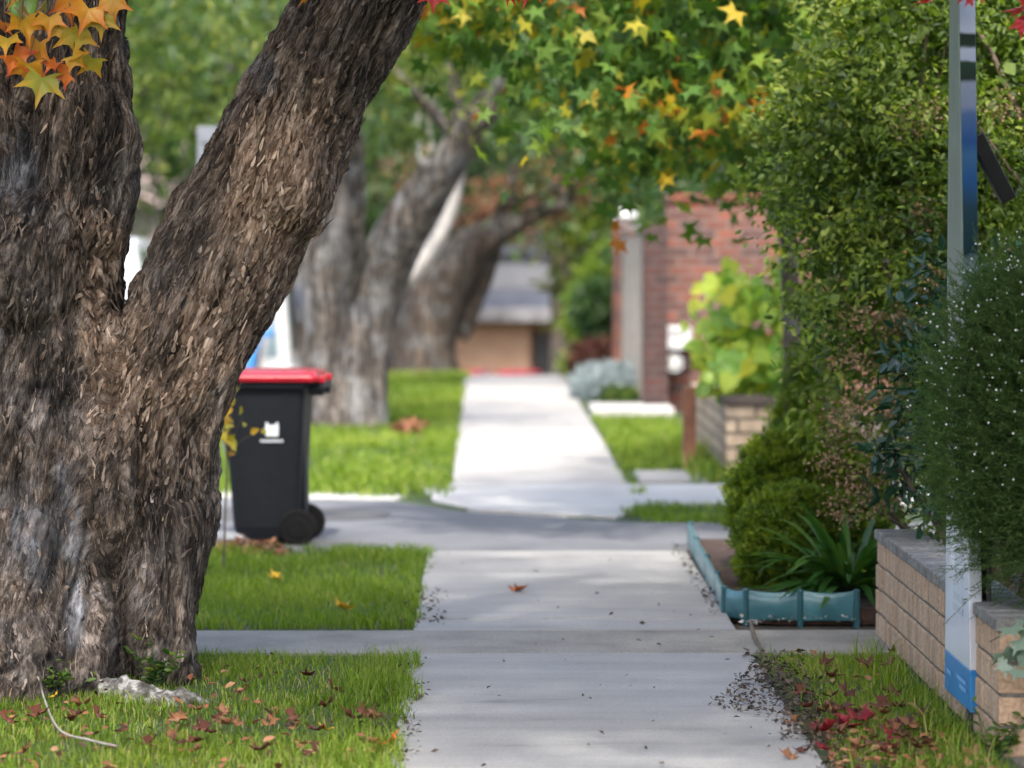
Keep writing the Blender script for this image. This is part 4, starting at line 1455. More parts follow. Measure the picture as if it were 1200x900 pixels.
# ivy over the end of the wall
def ivy():
    root = empty('ivy', (1.86, 10.3, .2), 'variegated ivy hanging over the end of the low brick wall', 'plant')
    P = np.concatenate([np.stack([rng.normal(1.83, .05, 260), rng.normal(10.30, .02, 260), rng.uniform(.08, .42, 260)], 1)])
    P[:, 0] += np.clip(P[:, 2]-.25, 0, 1)*-.05
    V1 = scatter(T_star(3, .55, 200), P, rng.normal(size=P.shape)*.7+np.array([0, -.2, -.7]), rng.uniform(.018, .032, len(P)), rng.beta(2, 3, len(P))*.7, np.tile([-.2, -1, .4], (len(P), 1))+rng.normal(size=P.shape)*.4)
    B = np.array([tuple(at(x, y, 10.27)) for x, y in ((1185, 735), (1195, 750), (1188, 765), (1180, 778), (1198, 735), (1192, 785), (1175, 765), (1205, 770))])
    V2 = scatter(T_star(5, .6, 230), B, rng.normal(size=B.shape)*.6+np.array([-.4, -.1, -.7]), rng.uniform(.045, .065, len(B)), rng.uniform(.7, 1, len(B)), np.tile([-.1, -1, .3], (len(B), 1)))
    V, Fs, r = merge([V1, V2])
    local(mesh_np('leaves', V, Fs, M_ivy, None, {'rnd': r}), root)
    parts = [tube(smooth_path([A(1160, 752, 10.33), A(1175, 744, 10.29), A(1195, 738, 10.28), A(1215, 720, 10.3)], 10), np.full(10, .0022), 5),
             tube(smooth_path([(1.84, 10.31, 0), (1.83, 10.3, .2), (1.86, 10.29, .5)], 10), np.full(10, .004), 5)]
    V, Fs, r = merge(parts)
    local(mesh_np('stem', V, Fs, M_twig, None), root)


ivy()

# ------------------------------------------------------------------ signboard
M_board = plain('white_board', (.62, .66, .74), .28, var=.05, scale=4, coat=.3)
M_boardblue = plain('blue_footer', (.03, .22, .55), .3, var=.08, scale=6, coat=.3)
M_print = plain('grey_print', (.42, .46, .53), .4, var=.1)
M_edge = plain('grey_green_edge', (.10, .14, .12), .45, var=.15, scale=8)
M_blk = plain('black_plastic', (.012, .012, .013), .5, var=.2)


def photo_mat():
    """printed photograph of a house front on the upper board: bands of sky, trees, roof and pool"""
    m, t, b = new_mat('printed_photo')
    tc = N(t, 'ShaderNodeTexCoord')
    sp = N(t, 'ShaderNodeSeparateXYZ')
    t.links.new(tc.outputs['Object'], sp.inputs[0])
    nz = N(t, 'ShaderNodeTexNoise', Scale=14, Detail=3)
    t.links.new(tc.outputs['Object'], nz.inputs['Vector'])
    ma = N(t, 'ShaderNodeMath', operation='MULTIPLY_ADD')
    ma.inputs[1].default_value = .03
    t.links.new(nz.outputs['Fac'], ma.inputs[0])
    t.links.new(sp.outputs[2], ma.inputs[2])
    mr = N(t, 'ShaderNodeMapRange')
    mr.inputs['From Min'].default_value = 1.50
    mr.inputs['From Max'].default_value = 2.50
    t.links.new(ma.outputs[0], mr.inputs[0])
    rp = ramp(t, [(0, (.10, .15, .18)), (.05, (.18, .24, .29)), (.10, (.006, .02, .025)), (.24, (.005, .025, .035)), (.34, (.006, .045, .13)), (.42, (.02, .07, .15)), (.46, (.006, .04, .14)), (.55, (.04, .08, .17)), (.575, (.12, .15, .22)),
                  (.65, (.15, .18, .24)), (.665, (.004, .012, .008)), (.72, (.006, .025, .012)), (.73, (.24, .28, .36)), (.765, (.26, .30, .38)), (.775, (.004, .018, .008)), (.805, (.004, .01, .006)), (.815, (.26, .3, .38)), (.87, (.2, .24, .32))])
    rp.color_ramp.interpolation = 'LINEAR'
    t.links.new(mr.outputs[0], rp.inputs[0])
    t.links.new(rp.outputs[0], b.inputs['Base Color'])
    b.inputs['Roughness'].default_value = .4
    b.inputs['Specular IOR Level'].default_value = .15
    return m


def signboard():
    # near edge faces the camera; the printed face runs away from it along the path
    nb, nt_ = at(1138, 843, 10.85), at(1124, 0, 10.85)          # near corner, bottom and picture top
    k = (nt_-nb)/(nt_.z-nb.z)
    H = 2.62
    root = empty('signboard', (nb.x, 10.85, 0), 'tall narrow white signboard with blue foot standing against the brick wall', 'sign')
    R0, R1 = at(1152, 838, 10.87), at(1143, 0, 10.87)
    L0, L1 = at(1107, 800, 11.45), at(1114, 0, 11.2)

    def P(a, b, z):
        t = (z-a.z)/(b.z-a.z)
        return a.lerp(b, t)
    zs = {'c': .075, 'blue': .215, 'mid': 1.42, 'top': H}

    def quadbox(z0, z1, name, mat, edge_only=False, off=0.0, bev=.003):
        mb = MB()
        n_ = [P(nb, nt_, z) for z in (z0, z1)]
        r_ = [P(R0, R1, z) for z in (z0, z1)]
        l_ = [P(L0, L1, z) for z in (z0, z1)]
        q_ = [l+(r-n)*1.0 for l, r, n in zip(l_, r_, n_)]
        vv = [n_[0], r_[0], q_[0], l_[0], n_[1], r_[1], q_[1], l_[1]]
        mb.add(vv, [(3, 2, 1, 0), (4, 5, 6, 7), (0, 1, 5, 4), (1, 2, 6, 5), (2, 3, 7, 6), (3, 0, 4, 7)])
        return local(mb.build(name, mat, None, bevel=bev), root)
    quadbox(.075, .2149, 'blue_foot', M_boardblue)
    quadbox(.2151, 1.4, 'lower_panel', M_board)
    o = quadbox(1.4003, H, 'upper_panel', M_photo)
    # grey-green frame strip on the upper left face
    n_ = [P(nb, nt_, z) for z in (1.401, H)]
    l_ = [P(L0, L1, z) for z in (1.401, H)]
    nx = Vector((-.004, -.001, 0))
    mb = MB()
    mb.add([n_[0], l_[0], l_[1], n_[1], n_[0]+nx, l_[0]+nx, l_[1]+nx, n_[1]+nx], [(0, 1, 2, 3), (7, 6, 5, 4), (0, 4, 5, 1), (1, 5, 6, 2), (2, 6, 7, 3), (3, 7, 4, 0)])
    local(mb.build('side_face', M_edge, None), root)
    # faint rows of print on the lower left face and the chipped white spot
    mb = MB()
    for z, a, b in [(1.15, .25, .7), (1.1, .25, .6), (1.05, .25, .66), (.92, .25, .7), (.88, .25, .62), (.78, .25, .7), (.74, .25, .68), (.70, .25, .5), (.60, .25, .66), (.56, .25, .7), (.52, .25, .58), (.43, .25, .62), (.39, .25, .66)]:
        q = []
        for zz in (z-.013, z+.013):
            n0, l0 = P(nb, nt_, zz), P(L0, L1, zz)
            q.append((n0.lerp(l0, a)+nx*.5, n0.lerp(l0, b)+nx*.5))
        mb.add([q[0][0], q[0][1], q[1][1], q[1][0]], [(0, 1, 2, 3)])
    local(mb.build('print', M_print, None), root)
    pbp = plain('pale_blue_print', (.16, .36, .62), .4)
    for z, a, b in [(.16, .15, .5), (.135, .15, .4), (.15, .72, .9)]:
        mb = MB()
        q = []
        for zz in (z-.008, z+.008):
            n0, l0 = P(nb, nt_, zz), P(L0, L1, zz)
            q.append((n0.lerp(l0, a)+nx*.6, n0.lerp(l0, b)+nx*.6))
        mb.add([q[0][0], q[0][1], q[1][1], q[1][0]], [(0, 1, 2, 3)])
        local(mb.build('foot_print', pbp, None), root)
    # post stub and dark backing behind the board
    mb = MB()
    c = (nb+R0)/2
    mb.box(c.x-.022, c.x+.022, 10.91, 10.96, -.1, .5)
    mb.box(c.x+.032, c.x+.05, 10.89, 11.3, .05, 1.0)
    local(mb.build('post', M_blk, None, bevel=.004), root)
    # black stay on the wall side of the board
    p, q = at(1143, 160, 10.98), at(1182, 235, 11.1)
    d = (q-p).normalized()
    mb = MB()
    n2 = Vector((0, 1, 0))
    b2 = d.cross(n2)*.028
    n2 = n2*.03
    mb.add([p-b2-n2, p+b2-n2, p+b2+n2, p-b2+n2, q-b2-n2, q+b2-n2, q+b2+n2, q-b2+n2], [(3, 2, 1, 0), (4, 5, 6, 7), (0, 1, 5, 4), (1, 2, 6, 5), (2, 3, 7, 6), (3, 0, 4, 7)])
    local(mb.build('stay', M_blk, None, bevel=.003), root)


M_photo = photo_mat()
signboard()

# ------------------------------------------------------------------ teal garden edging
M_teal = plain('teal_plastic', (.045, .135, .16), .32, var=.3, scale=7, coat=.15)
M_tealpost = plain('dark_teal_plastic', (.012, .07, .085), .4, var=.2, scale=12)
M_mulch = ground_mat('mulch', [(.3, (.02, .012, .008)), (.55, (.06, .03, .02)), (.8, (.12, .06, .04))], 25, 90, 1, .95, .5)


def edging():
    root = empty('garden_edging', (1.2, 14.3, 0), 'teal plastic garden edging panels around the planted bed', 'edging')
    post = [(1.10, 17.55), (1.08, 16.7), (1.07, 15.75), (1.06, 14.95), (1.045, 14.32), (1.13, 14.2), (1.36, 14.16), (1.60, 14.15)]
    for (xa, ya), (xb, yb) in zip(post[:-1], post[1:]):
        n = 9
        V = []
        d = Vector((xb-xa, yb-ya, 0))
        nn = Vector((d.y, -d.x, 0)).normalized()
        if nn.y > 0 or nn.x > .5:
            nn = -nn
        for i in range(n):
            t = i/(n-1)
            bow = math.sin(t*math.pi)
            top = .115+.012*(1-bow)
            for k, (off, z) in enumerate(((.0, .0), (.016*bow, .045), (.020*bow, .085), (.008*bow, top), (-.004, top+.003), (-.012, top-.004), (-.010, .0))):
                p = Vector((xa, ya, 0)).lerp(Vector((xb, yb, 0)), t)+nn*off
                V.append((p.x, p.y, z))
        Q = [(i*7+k, i*7+k+1, i*7+8+k, i*7+7+k) for i in range(n-1) for k in range(6)]
        local(mesh_np('panel', V, [np.array(Q)], M_teal, None, smooth=True), root)
    for x, y in post:
        mb = MB()
        mb.cyl((x, y, -.05), (x, y, .128), .014, .013, 10)
        mb.cyl((x, y, .128), (x, y, .135), .016, .010, 10)
        local(mb.build('post', M_tealpost, None, smooth=False), root)


edging()
mb = MB()
mb.prism([(1.115, 17.5), (1.095, 16.7), (1.08, 15.75), (1.075, 14.95), (1.06, 14.34), (1.14, 14.22), (1.36, 14.19), (1.9, 14.18), (3.4, 14.2), (3.4, 17.2)], 'z', -.02, .05)
tag(mb.build('garden_bed', M_mulch), kind='structure')

# ------------------------------------------------------------------ wheelie bins
M_bin = plain('charcoal_plastic', (.007, .009, .013), .5, var=.15, scale=30, bump=.08, spec=.22)
M_lid = plain('red_plastic', (.30, .008, .02), .25, var=.1, scale=9, coat=.25)
M_tyre = plain('rubber', (.006, .006, .0065), .8, var=.2, spec=.15)
M_logo = plain('white_print', (.62, .66, .70), .5, var=.05)


def loft(rings):
    V, Q = [], []
    n = len(rings[0])
    for r in rings:
        V += [tuple(p) for p in r]
    for i in range(len(rings)-1):
        for k in range(n):
            Q.append((i*n+k, i*n+(k+1) % n, (i+1)*n+(k+1) % n, (i+1)*n+k))
    f = Q+[tuple(range(n))[::-1], tuple(range((len(rings)-1)*n, len(rings)*n))]
    return V, f


def rrect(x0, x1, y0, y1, r, z, seg=4):
    out = []
    for cx, cy, a0 in ((x1-r, y1-r, 0), (x0+r, y1-r, 90), (x0+r, y0+r, 180), (x1-r, y0+r, 270)):
        for i in range(seg+1):
            a = R(a0+90*i/seg)
            out.append((cx+r*math.cos(a), cy+r*math.sin(a), z))
    return out


def make_bin(label):
    """front towards -x, hinge and wheels towards +x, emblem on the -y side"""
    root = empty('wheelie_bin', (0, 0, 0), label, 'bin', 'red lidded bins put out on the verge')
    mb = MB()
    rings = [rrect(-.165, .155, -.165, .165, .03, .03), rrect(-.185, .165, -.18, .18, .035, .10), rrect(-.235, .20, -.215, .215, .035, .80),
             rrect(-.238, .20, -.218, .218, .035, .835), rrect(-.262, .225, -.242, .242, .03, .840), rrect(-.262, .225, -.242, .242, .03, .875)]
    mb.add(*loft(rings))
    mb.box(.165, .19, -.09, .09, .15, .62)
    mb.build('body', M_bin, root, bevel=.004)
    h = MB()
    h.box(.22, .30, -.17, -.13, .80, .862)
    h.box(.22, .30, .13, .17, .80, .862)
    h.cyl((.292, -.19, .845), (.292, .19, .845), .015, n=12)
    h.build('handle', M_bin, root, bevel=.004)
    rim = MB()
    for y in (-.20, .20):
        w = MB()
        w.cyl((.165, y-.022, .098), (.165, y+.022, .098), .1, n=28)
        wo = w.build('wheel', M_tyre, root, bevel=.012)
        rr = MB()
        s = -1 if y < 0 else 1
        rr.cyl((.165, y+s*.018, .098), (.165, y+s*.026, .098), .062, .05, n=24)
        rr.build('rim', M_tyre, wo, bevel=.004)
    ax = MB()
    ax.cyl((.165, -.18, .098), (.165, .18, .098), .012)
    ax.build('axle', M_bin, root)
    lid = MB()
    lid.add(*loft([rrect(-.315, .275, -.262, .262, .03, .874), rrect(-.317, .278, -.264, .264, .03, .902), rrect(-.262, .262, -.235, .235, .05, .925), rrect(-.20, .21, -.17, .17, .06, .935), rrect(-.12, .13, -.1, .1, .05, .937)]))
    lid.box(-.33, -.28, -.12, .12, .872, .892)
    for y in (-.15, .15):
        lid.box(.255, .31, y-.035, y+.035, .868, .905)
    lid.build('lid', M_lid, root, bevel=.006)
    lg = MB()
    y = -.2085
    T0 = Matrix.Rotation(math.atan2(.035, .70), 4, 'X')
    sh = [(-.033, 0), (.033, 0), (.036, .045), (.033, .075), (.022, .072), (.012, .055), (0, .064), (-.012, .055), (-.022, .072), (-.033, .075), (-.036, .045)]
    def pl(u, v):
        z = .585+v
        yy = -.18-(z-.10)/.70*.035-.002
        return (u+.03, yy, z)
    lg.add([pl(u, v) for u, v in sh]+[tuple(np.array(pl(u, v))+np.array([0, -.0015, 0])) for u, v in sh], [tuple(range(11)), tuple(range(11, 22))[::-1]])
    for k in range(9):
        u0 = -.062+k*.0138
        lg.add([pl(u0, -.032), pl(u0+.0095, -.032), pl(u0+.0095, -.018), pl(u0, -.018)], [(0, 1, 2, 3)])
    lg.build('emblem', M_logo, root)
    return root


bin0 = make_bin('charcoal wheelie bin with red lid standing at the driveway edge beside the old tree')
bp = gnd(318, 637)
bin0.location = (bp.x, bp.y+.05, .0)
bin0.rotation_euler = (0, 0, R(-4))
for x, Y, lab, a in ((551, 54.5, 'distant red lidded bin before the brick house, left of the pair', 70), (608, 53, 'distant red lidded bin before the brick house, right of the pair', 60)):
    c = copy_tree(bin0)
    c['label'] = lab
    p = at(x, 434, Y)
    c.location = (p.x, p.y, p.z-.93)
    c.rotation_euler = (0, 0, R(a))

# ------------------------------------------------------------------ cream wall, posts, tall red brick fence
M_cream = brick_mat('cream_brick', (.46, .36, .26), (.32, .235, .165), (.15, .12, .09), .25, .10, .014)
M_red = M_red
M_clinker = brick_mat('clinker_brick', (.20, .056, .032), (.055, .026, .026), (.13, .095, .085), .235, .086, .014, bias=.05)
M_pillar = brick_mat('dark_pillar_brick', (.062, .019, .016), (.028, .013, .014), (.06, .042, .04), .235, .086, .014)
M_pal = ground_mat('weathered_timber', [(.3, (.30, .26, .215)), (.6, (.44, .39, .335)), (.8, (.50, .46, .41))], 8, 40, .6, .9, .4)
M_whitep = plain('white_paint', (.42, .43, .45), .45, var=.06)
root = empty('cream_wall', (1.75, 23.5, 0), 'low cream brick wall with a square pier under the lime green plant', 'wall')
mb = MB()
mb.box(1.69, 1.86, 23.16, 26.9, -.1, .47)
local(mb.build('wall', M_cream, None, bevel=.006), root)
mb = MB()
mb.box(1.675, 1.99, 22.75, 23.15, -.1, .49)
local(mb.build('pier', M_cream, None, bevel=.006), root)
mb = MB()
mb.box(1.655, 2.01, 22.72, 23.18, .493, .55)
local(mb.build('cap', plain('dark_cap', (.06, .045, .04), .8, var=.2), None, bevel=.008), root)
mb = MB()
mb.box(1.40, 1.49, 23.1, 23.25, -.1, .60, taper=.002)
tag(mb.build('garden_post', plain('brown_post', (.14, .06, .035), .85, var=.3, scale=14, bump=.4), bevel=.006), 'short brown post at the corner of the cream brick wall', 'post')

root = empty('brick_fence', (1.6, 31.3, 0), 'tall red clinker brick fence with weathered timber infill and brick pillars', 'fence')
mb = MB()
mb.box(1.50, 1.73, 30.95, 31.25, -.1, 1.76)
local(mb.build('pillar', M_pillar, None, bevel=.006), root)
mb = MB()
mb.box(1.47, 1.70, 37.2, 37.5, -.1, 1.78)
local(mb.build('pillar', M_clinker, None, bevel=.006), root)
mb = MB()
for i in range(40):
    y = 31.26+i*.1483
    mb.box(1.56+random.uniform(-.004, .004), 1.585, y+.004, y+.144, .04, 1.66+random.uniform(-.02, .02))
local(mb.build('palings', M_pal, None, bevel=.003), root)
mb = MB()
mb.box(1.54, 1.62, 31.26, 37.19, 1.70, 1.76)
local(mb.build('rail', M_pal, None, bevel=.005), root)
mb = MB()
mb.box(1.735, 5.2, 31.4, 31.62, -.1, 1.98)
local(mb.build('wall', M_clinker, None, bevel=.006), root)
mb = MB()
mb.box(1.733, 5.25, 31.37, 31.65, 1.983, 2.05)
local(mb.build('coping', M_clinker, None, bevel=.008), root)
p = at(724, 262, 37.3)
root = empty('pillar_lamp', (1.585, 37.35, 1.78), 'white lantern cap on the far brick pillar', 'lamp')
mb = MB()
mb.add(*loft([rrect(1.50, 1.67, 37.27, 37.43, .02, 1.78), rrect(1.49, 1.68, 37.26, 37.44, .02, 1.84)]))
local(mb.build('base', M_whitep, None, bevel=.004), root)
mb = MB()
mb.add(*loft([rrect(1.50, 1.67, 37.27, 37.43, .03, 1.841), rrect(1.43, 1.74, 37.2, 37.5, .05, 1.87), rrect(1.45, 1.72, 37.22, 37.48, .05, 1.93), rrect(1.53, 1.64, 37.3, 37.4, .03, 1.97)]))
local(mb.build('globe', M_whitep, None, bevel=.004), root)
# letterbox and paper holder on the front wall
c = at(797, 396, 30.7)
root = empty('letterbox', (c.x, 30.85, c.z-.12), 'white letterbox with a peaked top fixed to the red brick fence', 'letterbox')
mb = MB()
mb.prism([(c.x-.13, c.z-.12), (c.x+.13, c.z-.12), (c.x+.135, c.z+.05), (c.x-.135, c.z+.05)], 'y', 31.1, 31.39)
local(mb.build('box', M_whitep, None, bevel=.008), root)
mb = MB()
mb.prism([(c.x-.138, c.z+.0505), (c.x+.138, c.z+.0505), (c.x+.12, c.z+.095), (c.x-.12, c.z+.095)], 'y', 31.09, 31.389)
local(mb.build('lid', M_whitep, None, bevel=.006), root)
mb = MB()
mb.box(c.x-.06, c.x+.06, 31.0965, 31.105, c.z+.01, c.z+.02)
local(mb.build('slot', M_blk, None), root)
c = at(793, 427, 30.75)
root = empty('paper_holder', (c.x, 30.85, c.z-.08), 'round white newspaper holder below the letterbox', 'newspaper holder')
mb = MB()
n = 20
ro, ri = .085, .07
vv = []
for yy in (31.1, 31.39):
    for r_ in (ro, ri):
        vv += [(c.x+r_*math.cos(2*math.pi*i/n), yy, c.z+r_*math.sin(2*math.pi*i/n)) for i in range(n)]
ff = []
for i in range(n):
    j = (i+1) % n
    ff += [(i, j, n+j, n+i), (2*n+i, 3*n+i, 3*n+j, 2*n+j), (i, 2*n+i, 2*n+j, j), (n+i, n+j, 3*n+j, 3*n+i)]
mb.add(vv, ff)
local(mb.build('tube', M_whitep, None), root)
mb = MB()
mb.cyl((c.x, 31.105, c.z), (c.x, 31.36, c.z), .052, n=12)
mb.cyl((c.x+.02, 31.095, c.z+.015), (c.x+.02, 31.1, c.z+.015), .03, n=10)
paper = mb.build('newspaper', plain('newsprint', (.5, .5, .5), .9, var=.2, scale=40), bevel=.003)
tag(paper, 'rolled paper stuck in the white newspaper holder', 'newspaper')

# ------------------------------------------------------------------ distant house
M_hb = brick_mat('orange_brick', (.68, .40, .255), (.58, .33, .205), (.55, .42, .31), .24, .086, .012, bump=.3)
M_tile = brick_mat('slate_tile', (.05, .058, .08), (.036, .042, .06), (.02, .023, .03), .3, .2, .02, bump=.8)
M_fascia = plain('grey_fascia', (.17, .168, .178), .6, var=.06)
M_gable = plain('pale_gable', (.105, .11, .125), .7, var=.05)
M_garage = plain('charcoal_door', (.055, .055, .06), .5, var=.1)


def house():
    Y = 70
    s = F/Y
    zg = float(gz(Y))
    X = lambda px: (px-565)/s
    Z = lambda py: EYE-(py-280)/s
    root = empty('brick_house', (0, Y, zg), 'distant orange brick house with grey tiled roof at the end of the path', 'house')
    mb = MB()
    mb.box(-5.5, X(621), Y, Y+7, zg-.2, Z(377))
    local(mb.build('wall', M_hb, None), root)
    mb = MB()
    mb.box(X(621)+.01, 7, Y+.55, Y+7, zg-.2, Z(377))
    local(mb.build('side_wall', M_hb, None), root)
    mb = MB()
    for k in range(6):
        z0 = zg+k*.36
        mb.box(X(626), 4.2, Y+.42, Y+.5, z0+.006, z0+.354)
    local(mb.build('garage_door', M_garage, None, bevel=.008), root)
    mb = MB()
    mb.box(-6.12, 7.62, Y-.75, Y-.68, Z(377)+.02, Z(360))
    local(mb.build('fascia', M_fascia, None, bevel=.01), root)
    mb = MB()
    mb.box(-6, 7.5, Y-.675, Y+.4, Z(377)+.003, Z(377)+.04)
    local(mb.build('eave', M_fascia, None), root)
    mb = MB()
    z0, z1 = Z(361)+.003, Z(338)
    mb.add([(-6.1, Y-.66, z0), (7.6, Y-.66, z0), (7.2, Y+1.3, z1), (-5.6, Y+1.3, z1), (-6.1, Y-.66, z0-.05), (7.6, Y-.66, z0-.05), (7.2, Y+1.3, z1-.06), (-5.6, Y+1.3, z1-.06)],
           [(0, 1, 2, 3), (7, 6, 5, 4), (0, 4, 5, 1), (1, 5, 6, 2), (2, 6, 7, 3), (3, 7, 4, 0)])
    local(mb.build('lower_roof', M_tile, None), root)
    mb = MB()
    mb.prism([(-4.5, z1-.1), (2.6, z1-.1), (1.5, Z(303)), (.2, Z(296)), (-3.4, Z(303))], 'y', Y+1.31, Y+6)
    local(mb.build('gable', M_gable, None), root)
    mb = MB()
    for (xa, za), (xb, zb) in (((2.75, z1-.12), (1.45, Z(301))), ((1.45, Z(301)), (-3.5, Z(299)))):
        d = Vector((xb-xa, 0, zb-za)).normalized()
        nrm = Vector((-d.z, 0, d.x))
        if nrm.z < 0:
            nrm = -nrm
        for k in range(1):
            a0, b0 = Vector((xa, 0, za)), Vector((xb, 0, zb))
            pr = [a0, b0, b0+nrm*.16, a0+nrm*.16]
            mb.add([(v.x, Y+1.2, v.z) for v in pr]+[(v.x, Y+6.1, v.z) for v in pr], [(0, 1, 2, 3), (7, 6, 5, 4), (0, 4, 5, 1), (1, 5, 6, 2), (2, 6, 7, 3), (3, 7, 4, 0)])
    local(mb.build('upper_roof', M_tile, None), root)


house()
# house across the street, seen through the fork
def far_house():
    root = empty('street_house', (-9, 96, -2.5), 'grey brown house across the street, seen through the fork of the old tree', 'house')
    mb = MB()
    mb.box(-14, -5, 96, 104, -2.6, 2.6)
    local(mb.build('wall', plain('grey_render', (.16, .14, .135), .8, var=.15, scale=2), None), root)
    mb = MB()
    mb.add([(-14.5, 95.4, 2.6), (-4.5, 95.4, 2.6), (-4.5, 104.6, 2.6), (-14.5, 104.6, 2.6), (-11.5, 100, 5.0), (-7.5, 100, 5.0)],
           [(0, 1, 5, 4), (1, 2, 5), (2, 3, 4, 5), (3, 0, 4), (3, 2, 1, 0)])
    local(mb.build('roof', plain('brown_tile', (.17, .13, .12), .8, var=.2, scale=3), None), root)
    for x in (-12.5, -9.5, -7):
        mb = MB()
        mb.box(x, x+1.4, 95.93, 95.99, -.6, .9)
        w = local(mb.build('window', M_whitep, None), root)
        g = MB()
        g.box(x+.08, x+1.32, 95.9, 95.925, -.52, .82)
        g_ = g.build('pane', M_glass, None)
        g_.data.transform(Matrix.Translation(-Vector(root.location)))
        g_.parent = w


M_glass = plain('window_glass', (.03, .04, .05), .08, var=.1, scale=2, spec=.8)
far_house()

# ------------------------------------------------------------------ parked cars on the road
M_carwhite = plain('white_car_paint', (.42, .43, .44), .25, var=.02, coat=.6)
M_carblue = plain('blue_car_paint', (.015, .16, .45), .2, var=.05, coat=.7)
M_carglass = plain('car_glass', (.10, .15, .17), .06, var=.1, scale=1, spec=1.0, coat=.6)
M_tail = plain('tail_lamp_red', (.35, .01, .01), .25, var=.1, coat=.4)
M_rim = plain('alloy', (.45, .45, .46), .35, metal=.9, var=.05)


def make_car(label, paint, L, Wd, H, tall):
    """rear towards -y, standing on z = 0, centred on x"""
    root = empty('parked_car', (0, 0, 0), label, 'car', 'cars parked along the kerb')
    belt = .98 if tall else .88
    hw = Wd/2
    b = MB()
    prof = [(0, .32), (.0, belt*.8), (.06, belt), (L*.62, belt), (L*.95, belt*.82), (L, belt*.62), (L, .3), (L*.9, .22), (.12, .22)]
    rings = []
    for x, ins, dz in ((-hw, .05, -.02), (-hw+.05, 0, 0), (hw-.05, 0, 0), (hw, .05, -.02)):
        rings.append([(x, max(ins, min(L-ins, u)), v+(dz if v > .5 else 0)) for u, v in prof])
    n = len(prof)
    V = [p for r in rings for p in r]
    fs_ = [tuple(range(n))[::-1], tuple(range(3*n, 4*n))]
    for i in range(3):
        for k in range(n):
            fs_.append((i*n+k, i*n+(k+1) % n, (i+1)*n+(k+1) % n, (i+1)*n+k))
    b.add(V, fs_)
    # cabin with pillars
    tb, tt = .14, .28
    cb = [(.05, .06 if tall else .10), (L*(.66 if tall else .62), tb)]
    r0, r1 = (.22, L*.52) if tall else (.5, L*.48)
    y0, y1 = .07, L*.66
    ti = .13
    low = [(-hw+.04, y0, belt), (hw-.04, y0, belt), (hw-.04, y1, belt), (-hw+.04, y1, belt)]
    hi = [(-hw+ti+.04, r0, H-.05), (hw-ti-.04, r0, H-.05), (hw-ti-.04, r1, H-.05), (-hw+ti+.04, r1, H-.05)]
    rf = [(-hw+ti+.16, r0+.12, H), (hw-ti-.16, r0+.12, H), (hw-ti-.16, r1-.12, H), (-hw+ti+.16, r1-.12, H)]
    b.add(low+hi+rf, [(0, 1, 5, 4), (1, 2, 6, 5), (2, 3, 7, 6), (3, 0, 4, 7), (4, 5, 9, 8), (5, 6, 10, 9), (6, 7, 11, 10), (7, 4, 8, 11), (8, 9, 10, 11)])
    b.build('body', paint, root, bevel=.045, seg=3, smooth=True)

    def pane(a, b_, c, d, name, mx=.10, my=.12, out=.004):
        a, b_, c, d = map(Vector, (a, b_, c, d))
        nn = (b_-a).cross(d-a).normalized()*out
        def bl(u, v):
            return (a.lerp(b_, u)).lerp(d.lerp(c, u), v)+nn
        q = [bl(mx, my), bl(1-mx, my), bl(1-mx, 1-my), bl(mx, 1-my)]
        m = MB()
        m.add(q+[v-nn*3 for v in q], [(0, 1, 2, 3), (7, 6, 5, 4), (0, 4, 5, 1), (1, 5, 6, 2), (2, 6, 7, 3), (3, 7, 4, 0)])
        m.build(name, M_carglass, root)
    pane(low[0], low[1], hi[1], hi[0], 'rear_window', .09, .08, .012)
    pane(low[2], low[3], hi[3], hi[2], 'windscreen', .09, .08, .012)
    for (p, q, s, t) in ((low[1], low[2], hi[2], hi[1]), (low[3], low[0], hi[0], hi[3])):
        pp, qq, ss, tt_ = map(Vector, (p, q, s, t))
        for u0, u1 in ((.05, .48), (.52, .93)):
            pane(pp.lerp(qq, u0), pp.lerp(qq, u1), tt_.lerp(ss, u1), tt_.lerp(ss, u0), 'side_window', .03, .12, .012)
    for sx in (-1, 1):
        m = MB()
        m.box(sx*(hw-.14)-.09, sx*(hw-.14)+.09, -.012, .06, belt*.62, belt*.62+.22)
        m.build('tail_light', M_tail, root, bevel=.02)
        m = MB()
        m.box(sx*(hw-.22)-.14, sx*(hw-.22)+.14, L-.08, L+.012, .56, .68)
        m.build('headlight', M_rim, root, bevel=.02)
        m = MB()
        m.box(sx*(hw+.08)-.09, sx*(hw+.08)+.09, L*.60, L*.60+.1, belt, belt+.13)
        m.build('mirror', paint, root, bevel=.03)
        for y in (.78, L-.85):
            w = MB()
            w.cyl((sx*(hw-.12)-.1, y, .32), (sx*(hw-.12)+.1, y, .32), .32, n=28)
            wo = w.build('wheel', M_tyre, root, bevel=.03)
            r_ = MB()
            r_.cyl((sx*(hw-.02)-.01, y, .32), (sx*(hw-.02)+.012, y, .32), .2, n=20)
            r_.build('rim', M_rim, wo, bevel=.01)
    m = MB()
    m.box(-.26, .26, -.018, .004, .52, .63)
    m.build('number_plate', M_whitep, root, bevel=.004)
    m = MB()
    m.box(-hw+.06, hw-.06, -.05, .12, .30, .48)
    m.build('bumper', M_blk, root, bevel=.03)
    m = MB()
    m.cyl((hw-.35, r1-.3, H-.02), (hw-.33, r1-.36, H+.32), .006, n=6)
    m.build('antenna', M_blk, root)
    return root


def park(car, xr, Y, Wd, yaw=0):
    car.location = (xr-Wd/2, Y, float(gz(Y+2))-.015)
    car.rotation_euler = (0, 0, yaw)
    if yaw:
        car.location.y += 4.0


